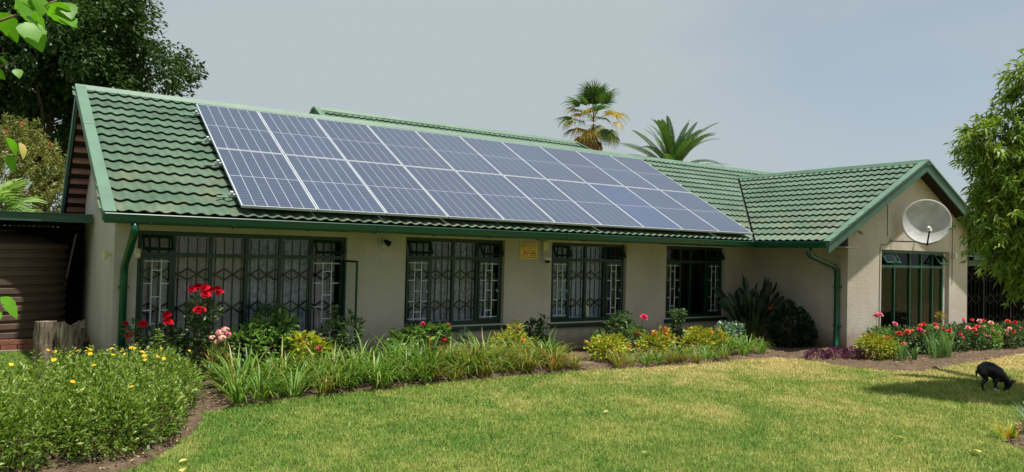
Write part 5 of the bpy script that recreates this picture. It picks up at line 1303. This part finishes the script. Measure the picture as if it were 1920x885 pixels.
for k, (az, el) in enumerate(((-1.2,.55),(-.2,.42),(.5,.9),(-.7,.1),(2.2,.6),(3.4,.7),(-2.2,.5),(1.4,.5),(-.45,.8))): place_frond(lg[k % 2], fp, (-.3,1.9,2.35), az, el, random.uniform(-.4,.4), 1.0)

# ---- willowy tree at the right edge (trunk outside the picture)
rg = np.random.default_rng(220); random.seed(220)
rt = empty('willowy_tree', (10.6, -6.9, 0)); tag(rt, 'bright green tree with narrow drooping leaves at the right edge', 'tree')
blobs = [(8.62,-5.50,3.60,.34),(9.08,-5.82,3.05,.68),(9.00,-5.74,4.45,.24),(8.95,-5.72,4.10,.16),(8.76,-5.60,2.45,.42),(9.02,-5.78,1.98,.34),(9.38,-6.00,2.15,.72),(9.40,-6.02,3.7,.5),(8.36,-5.34,3.58,.14),(8.52,-5.44,2.62,.16),(9.9,-6.3,3.2,1.1),(10.2,-6.6,4.4,1.0),(10.6,-6.5,2.6,1.0),(9.3,-5.5,2.9,.5)]
parts = []; tw = MB(); NT = 2500
wts = np.array([b[3]**2 for b in blobs]); wts[10:13] *= .55; wts[[0,2,3,4,5,8,9]] *= 1.6; idx = rg.choice(len(blobs), NT, p=wts/wts.sum())
loc0 = np.array([10.6,-6.9,0])
for k in idx:
    b = np.array(blobs[k][:3]); r = blobs[k][3]; d = rand_dir(1, rg)[0]; p = b + d*r*rg.random()**.45*.9; dirn = unit(d*.7 + rand_dir(1, rg)[0]*.5 + np.array([-.25,.1,-.05])); ln = rg.uniform(.18,.36); m = 20; pts = []
    for q in range(6):
        pts.append(p + dirn*ln*q/5 - np.array([0,0,.22*ln*(q/5)**2*2]))
    pts = np.array(pts); tw.tube([Vector(v - loc0) for v in pts[::2]], .005, 4, .002)
    t = np.linspace(.05,1,m); B = np.stack([np.interp(t*5, np.arange(6), pts[:, c]) for c in range(3)], 1)
    D = unit(dirn*.55 + rand_dir(m, rg)*.75 + np.array([0,0,-.35])); br = rg.random()*.5
    parts.append(leaves(B - loc0, D, .112*rg.uniform(.65,1.2,m), .027*rg.uniform(.8,1.2,m), rg, up=.35, droop=.25, fold=.25, rnd=np.clip(br + rg.random(m)*.5, 0, 1)))
obj('crown', leaf_mesh('crown', parts, MT['l_sumac']), None, rt, local=True); obj('twigs', tw, MT['twig'], rt, local=True)['kind'] = 'stuff'
mb = MB(); limb(mb, (0,0,0), (-.1,.1,2.0), .16, .12, .03)
for b in blobs: limb(mb, (-.1,.1,random.uniform(1.3,2.0)), Vector(b[:3]) - Vector(loc0), .06, .012, .12)
obj('trunk', mb, MT['bark'], rt, local=True, smooth=True)
bp = empty('feather_palm', (10.75, -5.75, 0)); tag(bp, 'blue-green feathery fronds hanging behind the willowy tree leaves', 'palm')
bf = [pinnate(rg, 1.75, 42, .32, .03, a, 'l_bluefrond', .15) for a in (.8, 1.25)]
mb = MB(); mb.tube([(0,0,0),(0,0,1.2),(0,0,2.55)], .14, 10, .11); obj('trunk', mb, MT['bark2'], bp, local=True, smooth=True)
for k, (az, el) in enumerate(((2.85,.62),(3.3,.25),(2.5,.3),(2.0,.7),(.5,.5),(-.8,.5),(4.4,.6),(1.2,.8),(3.0,.95))): place_frond(bf[k % 2], bp, (0,0,2.55), az, el, random.uniform(-.5,.5), 1.0)

# ---- overhanging branches of a near tree at the left edge (trunk outside the picture)
rg = np.random.default_rng(230); random.seed(230)
nt_ = empty('broad_leaved_tree', (-3.75, -6.2, 0)); tag(nt_, 'near tree whose bright broad leaves hang in at the left edge', 'tree')
base = Vector((-2.43,-6.55,2.75)); rx = Vector((.8326,-.5530,.0246))*.00218; uz = Vector((0,0,1))*.00218
LP = lambda px, py, dd=0.0: base + rx*(px - 40) + uz*(30 - py) + Vector((.553,.833,0))*dd
def big_leaf(mats):
    V, F, R = [], [], []; n = 9; S = []
    for k in range(n+1):
        t = k/n; w = .5*math.sin(math.pi*min(1, t**.72))**.85*(1 + .06*(-1)**k) if 0 < k < n else .015
        for s in (-1, 0, 1): V.append((t, s*w*.78, .10*abs(s)*w - .22*t*t)); R.append(.35 + .3*random.random())
    for k in range(n):
        for s in (0, 1): o = k*3 + s; F.append((o, o+3, o+4, o+1))
    me = mesh_np('leaf', np.array(V), np.array(F), R, smooth=True); me.materials.append(MT[mats]); return me
bl = [big_leaf('l_near') for _ in range(3)]; blf = big_leaf('l_fallen')
def put_leaf(p, s, az, el, roll, me):
    o = bpy.data.objects.new('leaf', me); COL.objects.link(o); o.parent = nt_; o.location = Vector(p) - nt_.location
    o.rotation_euler = (Matrix.Rotation(az, 3, 'Z') @ Matrix.Rotation(-el, 3, 'Y') @ Matrix.Rotation(roll, 3, 'X')).to_euler(); o.scale = (s,)*3
NL = [(10,28,.12),(34,36,.14),(52,30,.13),(62,12,.12),(84,8,.13),(92,18,.12),(40,-8,.12),(10,-5,.12),(70,-12,.12),(24,2,.11),(-14,20,.13),(-20,45,.12),(100,-6,.10),(2,118,.05),(18,116,.045),(27,120,.05),(-8,132,.08),(-4,150,.07),(2,262,.07),(22,262,.06),(34,262,.08),(-10,285,.08),(6,292,.06),(-14,560,.11),(8,568,.10),(22,572,.11),(-24,590,.10)]
for (px, py, s) in NL:
    az = random.uniform(-1.9, .2) if py > 560 else random.uniform(-1.6, .6); put_leaf(LP(px, py, random.uniform(-.12,.12)), s, az, random.uniform(-1.1,-.25), random.uniform(-.6,.6), bl[random.randrange(3)])
put_leaf(LP(46, 268), .07, -.3, -1.2, .2, blf)
mb = MB(); limb(mb, (0,0,0), (.1,0,2.2), .14, .1, .02); loc = Vector((-3.75,-6.2,0))
for tgt in ((105,0),(30,118),(48,262),(28,570)):
    e_ = LP(*tgt) - loc; limb(mb, (.1,0,min(2.0, e_.z*.8)), e_, .02, .003, .05, 6, 6)
limb(mb, (.1,0,2.1), LP(60,-60) - loc, .04, .008, .06); limb(mb, (.1,0,2.1), Vector((-.8,.6,3.4)), .05, .01, .1)
obj('trunk', mb, MT['bark2'], nt_, local=True, smooth=True)
rgx = np.random.default_rng(231); cent = np.array([(-.9,.5,3.4),(-.4,-.2,3.7),(-1.3,-.1,3.1),(-.7,.9,3.9),(-.2,.5,3.9)]) + 0
obj('crown', leaf_mesh('crown', [clumps(cent, np.full(5,.5), 60, .12, .08, rgx, np.array([-.7,.3,3.4]), oval=True)], MT['l_near']), None, nt_, local=True)

# ------------------------------------------------------------------ dog
e = empty('dog', (9.24, -5.04, 0), R_(-40)); e.scale = (1.08, 1.12, 1.24); tag(e, 'small black dog sniffing the lawn with its head down', 'dog')
J = {}; E_ = []
def jt(n, p, r, par=None): J[n] = (p, r); (E_.append((par, n)) if par else None)
jt('hip', (.075,0,.262), .088); jt('rump', (.030,0,.250), .074, 'hip'); jt('mid', (.135,0,.250), .088, 'hip'); jt('chest', (.205,0,.212), .088, 'mid'); jt('neckb', (.262,0,.176), .068, 'chest'); jt('neck', (.312,0,.138), .052, 'neckb'); jt('head', (.350,0,.098), .048, 'neck'); jt('face', (.335,0,.060), .032, 'head'); jt('nose', (.302,0,.028), .016, 'face')
for s, n in ((1,'l'),(-1,'r')):
    fo = .03 if s > 0 else -.015
    jt('th'+n, (.025+fo*.3,.045*s,.215), .046, 'rump'); jt('kn'+n, (.06+fo,.052*s,.145), .028, 'th'+n); jt('hk'+n, (.01+fo,.052*s,.085), .015, 'kn'+n); jt('hs'+n, (.018+fo,.052*s,.03), .0125, 'hk'+n); jt('hp'+n, (.04+fo,.052*s,.012), .015, 'hs'+n)
    ff = .045 if s > 0 else -.02
    jt('sh'+n, (.205,.042*s,.165), .036, 'chest'); jt('el'+n, (.175+ff*.5,.046*s,.115), .022, 'sh'+n); jt('wr'+n, (.178+ff,.046*s,.05), .0135, 'el'+n); jt('fp'+n, (.195+ff,.046*s,.012), .0155, 'wr'+n)
    jt('ea'+n, (.385,.024*s,.118), .017, 'head'); jt('et'+n, (.432,.036*s,.142), .005, 'ea'+n)
jt('ta', (-.05,0,.225), .016, 'rump'); jt('tb', (-.058,0,.175), .010, 'ta')
def capsule(mb, p, q, r0, r1):
    p, q = Vector(p), Vector(q); d = (q - p); L = d.length; d = d / max(L, 1e-6); pts = []; rs = []
    for k in range(6): a = math.pi/2*(1 - k/5.0); pts.append(p - d*r0*math.sin(a)); rs.append(max(r0*math.cos(a), .0008))
    for k in range(1, 4): t = k/4; pts.append(p.lerp(q, t)); rs.append(r0 + (r1 - r0)*t)
    for k in range(6): a = math.pi/2*k/5.0; pts.append(q + d*r1*math.sin(a)); rs.append(max(r1*math.cos(a), .0008))
    mb.tube(pts, rs, 16)
mb = MB()
for a, b in E_: capsule(mb, J[a][0], J[b][0], J[a][1], J[b][1])
dog = obj('body', mb, MT['fur'], e, local=True)
m1 = dog.modifiers.new('union', 'REMESH'); m1.mode = 'VOXEL'; m1.voxel_size = 0.0045; m1.use_smooth_shade = True
m2 = dog.modifiers.new('smooth', 'SMOOTH'); m2.factor = 0.5; m2.iterations = 9
def ell(name, c, r, mat):
    mb = MB(); n, m = 12, 8; V = []; F = []
    for j in range(m+1):
        ph = math.pi*j/m
        for k in range(n): a = 2*math.pi*k/n; V.append((c[0]+r[0]*math.sin(ph)*math.cos(a), c[1]+r[1]*math.sin(ph)*math.sin(a), c[2]+r[2]*math.cos(ph)))
    for j in range(m):
        for k in range(n): F.append((j*n+k, j*n+(k+1) % n, (j+1)*n+(k+1) % n, (j+1)*n+k))
    mb.add(V, F); return obj(name, mb, mat, e, local=True, smooth=True)
pw = ell('paw', (.187,-.046,.013), (.028,.019,.014), MT['furw']); ell('paw', (.162,-.046,.032), (.0165,.0165,.024), MT['furw'])
ell('chest_patch', (.272,0,.128), (.030,.036,.040), MT['furw'])
ell('nose_tip', (.292,0,.022), (.010,.010,.008), MT['black'])
for s in (-1,1): ell('eye', (.338,.031*s,.085), (.006,.005,.006), MT['black'])

# ------------------------------------------------------------------ fallen leaves
FL = [((5.14,-6.10),.10,'curled yellow leaf on the dry lawn, nearest the strap-leaved plant but one'),((5.26,-6.80),.12,'long yellow leaf at the bottom right of the lawn'),((2.40,-5.23),.08,'yellow leaf at the bottom centre of the lawn'),((3.27,-3.72),.09,'pale leaf in the middle of the lawn'),((-1.20,-3.55),.10,'yellow leaf on the grass before the daisy hedge'),((-1.28,-3.80),.09,'yellow leaf at the bottom edge before the daisy hedge'),((6.3,-1.75),.07,'brownish leaf near the bed edge below the third window'),((8.6,-4.0),.08,'small pale leaf left of the dog'),((4.2,-4.9),.07,'small brown leaf on the lawn right of centre')]
for k, (p, s, lab) in enumerate(FL):
    me = big_leaf('l_fallen'); o = bpy.data.objects.new('fallen_leaf', me); COL.objects.link(o); o.location = (p[0], p[1], .045); s *= .75; o.scale = (s, s, s*1.1); o.rotation_euler = (random.uniform(-.3,.3), random.uniform(-.35,.1), random.uniform(0,6.28)); tag(o, lab, 'leaf', 'fallen leaves on the lawn')

# ------------------------------------------------------------------ grass blades
rg = np.random.default_rng(300)
def grass(n_try):
    x = rg.uniform(-4.2, 14.5, n_try); y = rg.uniform(-8.2, 4.4, n_try); P = np.column_stack([x, y])
    d = np.hypot(x - CAM.x, y - CAM.y)
    keep = rg.random(n_try) < np.clip((4.5/np.maximum(d, 4.5))**1.25, 0, 1); P, d = P[keep], d[keep]
    rel = P - np.array([CAM.x, CAM.y]); zc = rel @ np.array([math.sin(yaw), math.cos(yaw)]); xc = rel @ np.array([math.cos(yaw), -math.sin(yaw)])
    keep = (zc > 2.5) & (np.abs(xc) < zc*.70*1.15 + .4); P, d = P[keep], d[keep]
    Pj = P + rg.normal(0, .045, P.shape) + .06*np.column_stack([np.sin(P[:,1]*9 + P[:,0]*4), np.sin(P[:,0]*11 + P[:,1]*3)])
    keep = ~(inside(Pj, BED) | inside(Pj, BED2) | ((P[:,1] > -1.1) & (P[:,0] > XL)) | ((P[:,0] > 11.6) & (P[:,1] > -1.5))); return P[keep], d[keep]
P, d = grass(1900000); n = len(P)
pt = np.sin(P[:,0]*3.1 + 1.3*np.sin(P[:,1]*2.3)) * np.sin(P[:,1]*3.7 + 1.1*np.sin(P[:,0]*1.9))
h = rg.uniform(.018, .040, n)*np.where(rg.random(n) < .05, 1.4, 1)*(1 + .35*np.clip(pt - .35, 0, 1)); w = .0042*np.maximum(1, d/6.5); az = rg.uniform(0, 6.28, n); ln = rg.uniform(.2, 1.0, n)*h
s = np.column_stack([np.cos(az), np.sin(az)])*w[:, None]; lean = np.column_stack([np.cos(az + 1.57 + rg.normal(0,.6,n)), np.sin(az + 1.57 + rg.normal(0,.6,n))])*ln[:, None]
V = np.zeros((n, 3, 3)); V[:, 0, :2] = P - s; V[:, 1, :2] = P + s; V[:, 2, :2] = P + lean; V[:, 2, 2] = h
o = obj('lawn_grass', mesh_np('lawn_grass', V.reshape(-1,3), np.arange(n*3).reshape(n,3), np.repeat(rg.random(n), 3)), MT['blade']); tag(o, 'short mown grass covering the lawn', 'grass', kind='stuff')
print('blades', n)

# leaf litter and twigs on the soil
rg = np.random.default_rng(310)
P = np.column_stack([rg.uniform(-3.3, 19, 60000), rg.uniform(-8, 1, 60000)]); P = P[inside(P, BED) | inside(P, BED2)][:14000]; n = len(P)
az = rg.uniform(0, 6.28, n); D = np.column_stack([np.cos(az), np.sin(az), rg.normal(0, .25, n)])
V, F, r = leaves(np.column_stack([P, rg.uniform(.035, .06, n)]), D, rg.uniform(.015, .055, n), rg.uniform(.006, .018, n), rg, up=.7)
MT['litter'] = leaf_mat('leaf_litter', lin(70, 54, 40), lin(158, 128, 92), 0.05, third=lin(190, 168, 128))
o = obj('leaf_litter', mesh_np('leaf_litter', V, F, r), MT['litter']); tag(o, 'dry brown leaf litter scattered over the bed soil', 'leaf litter', kind='stuff')
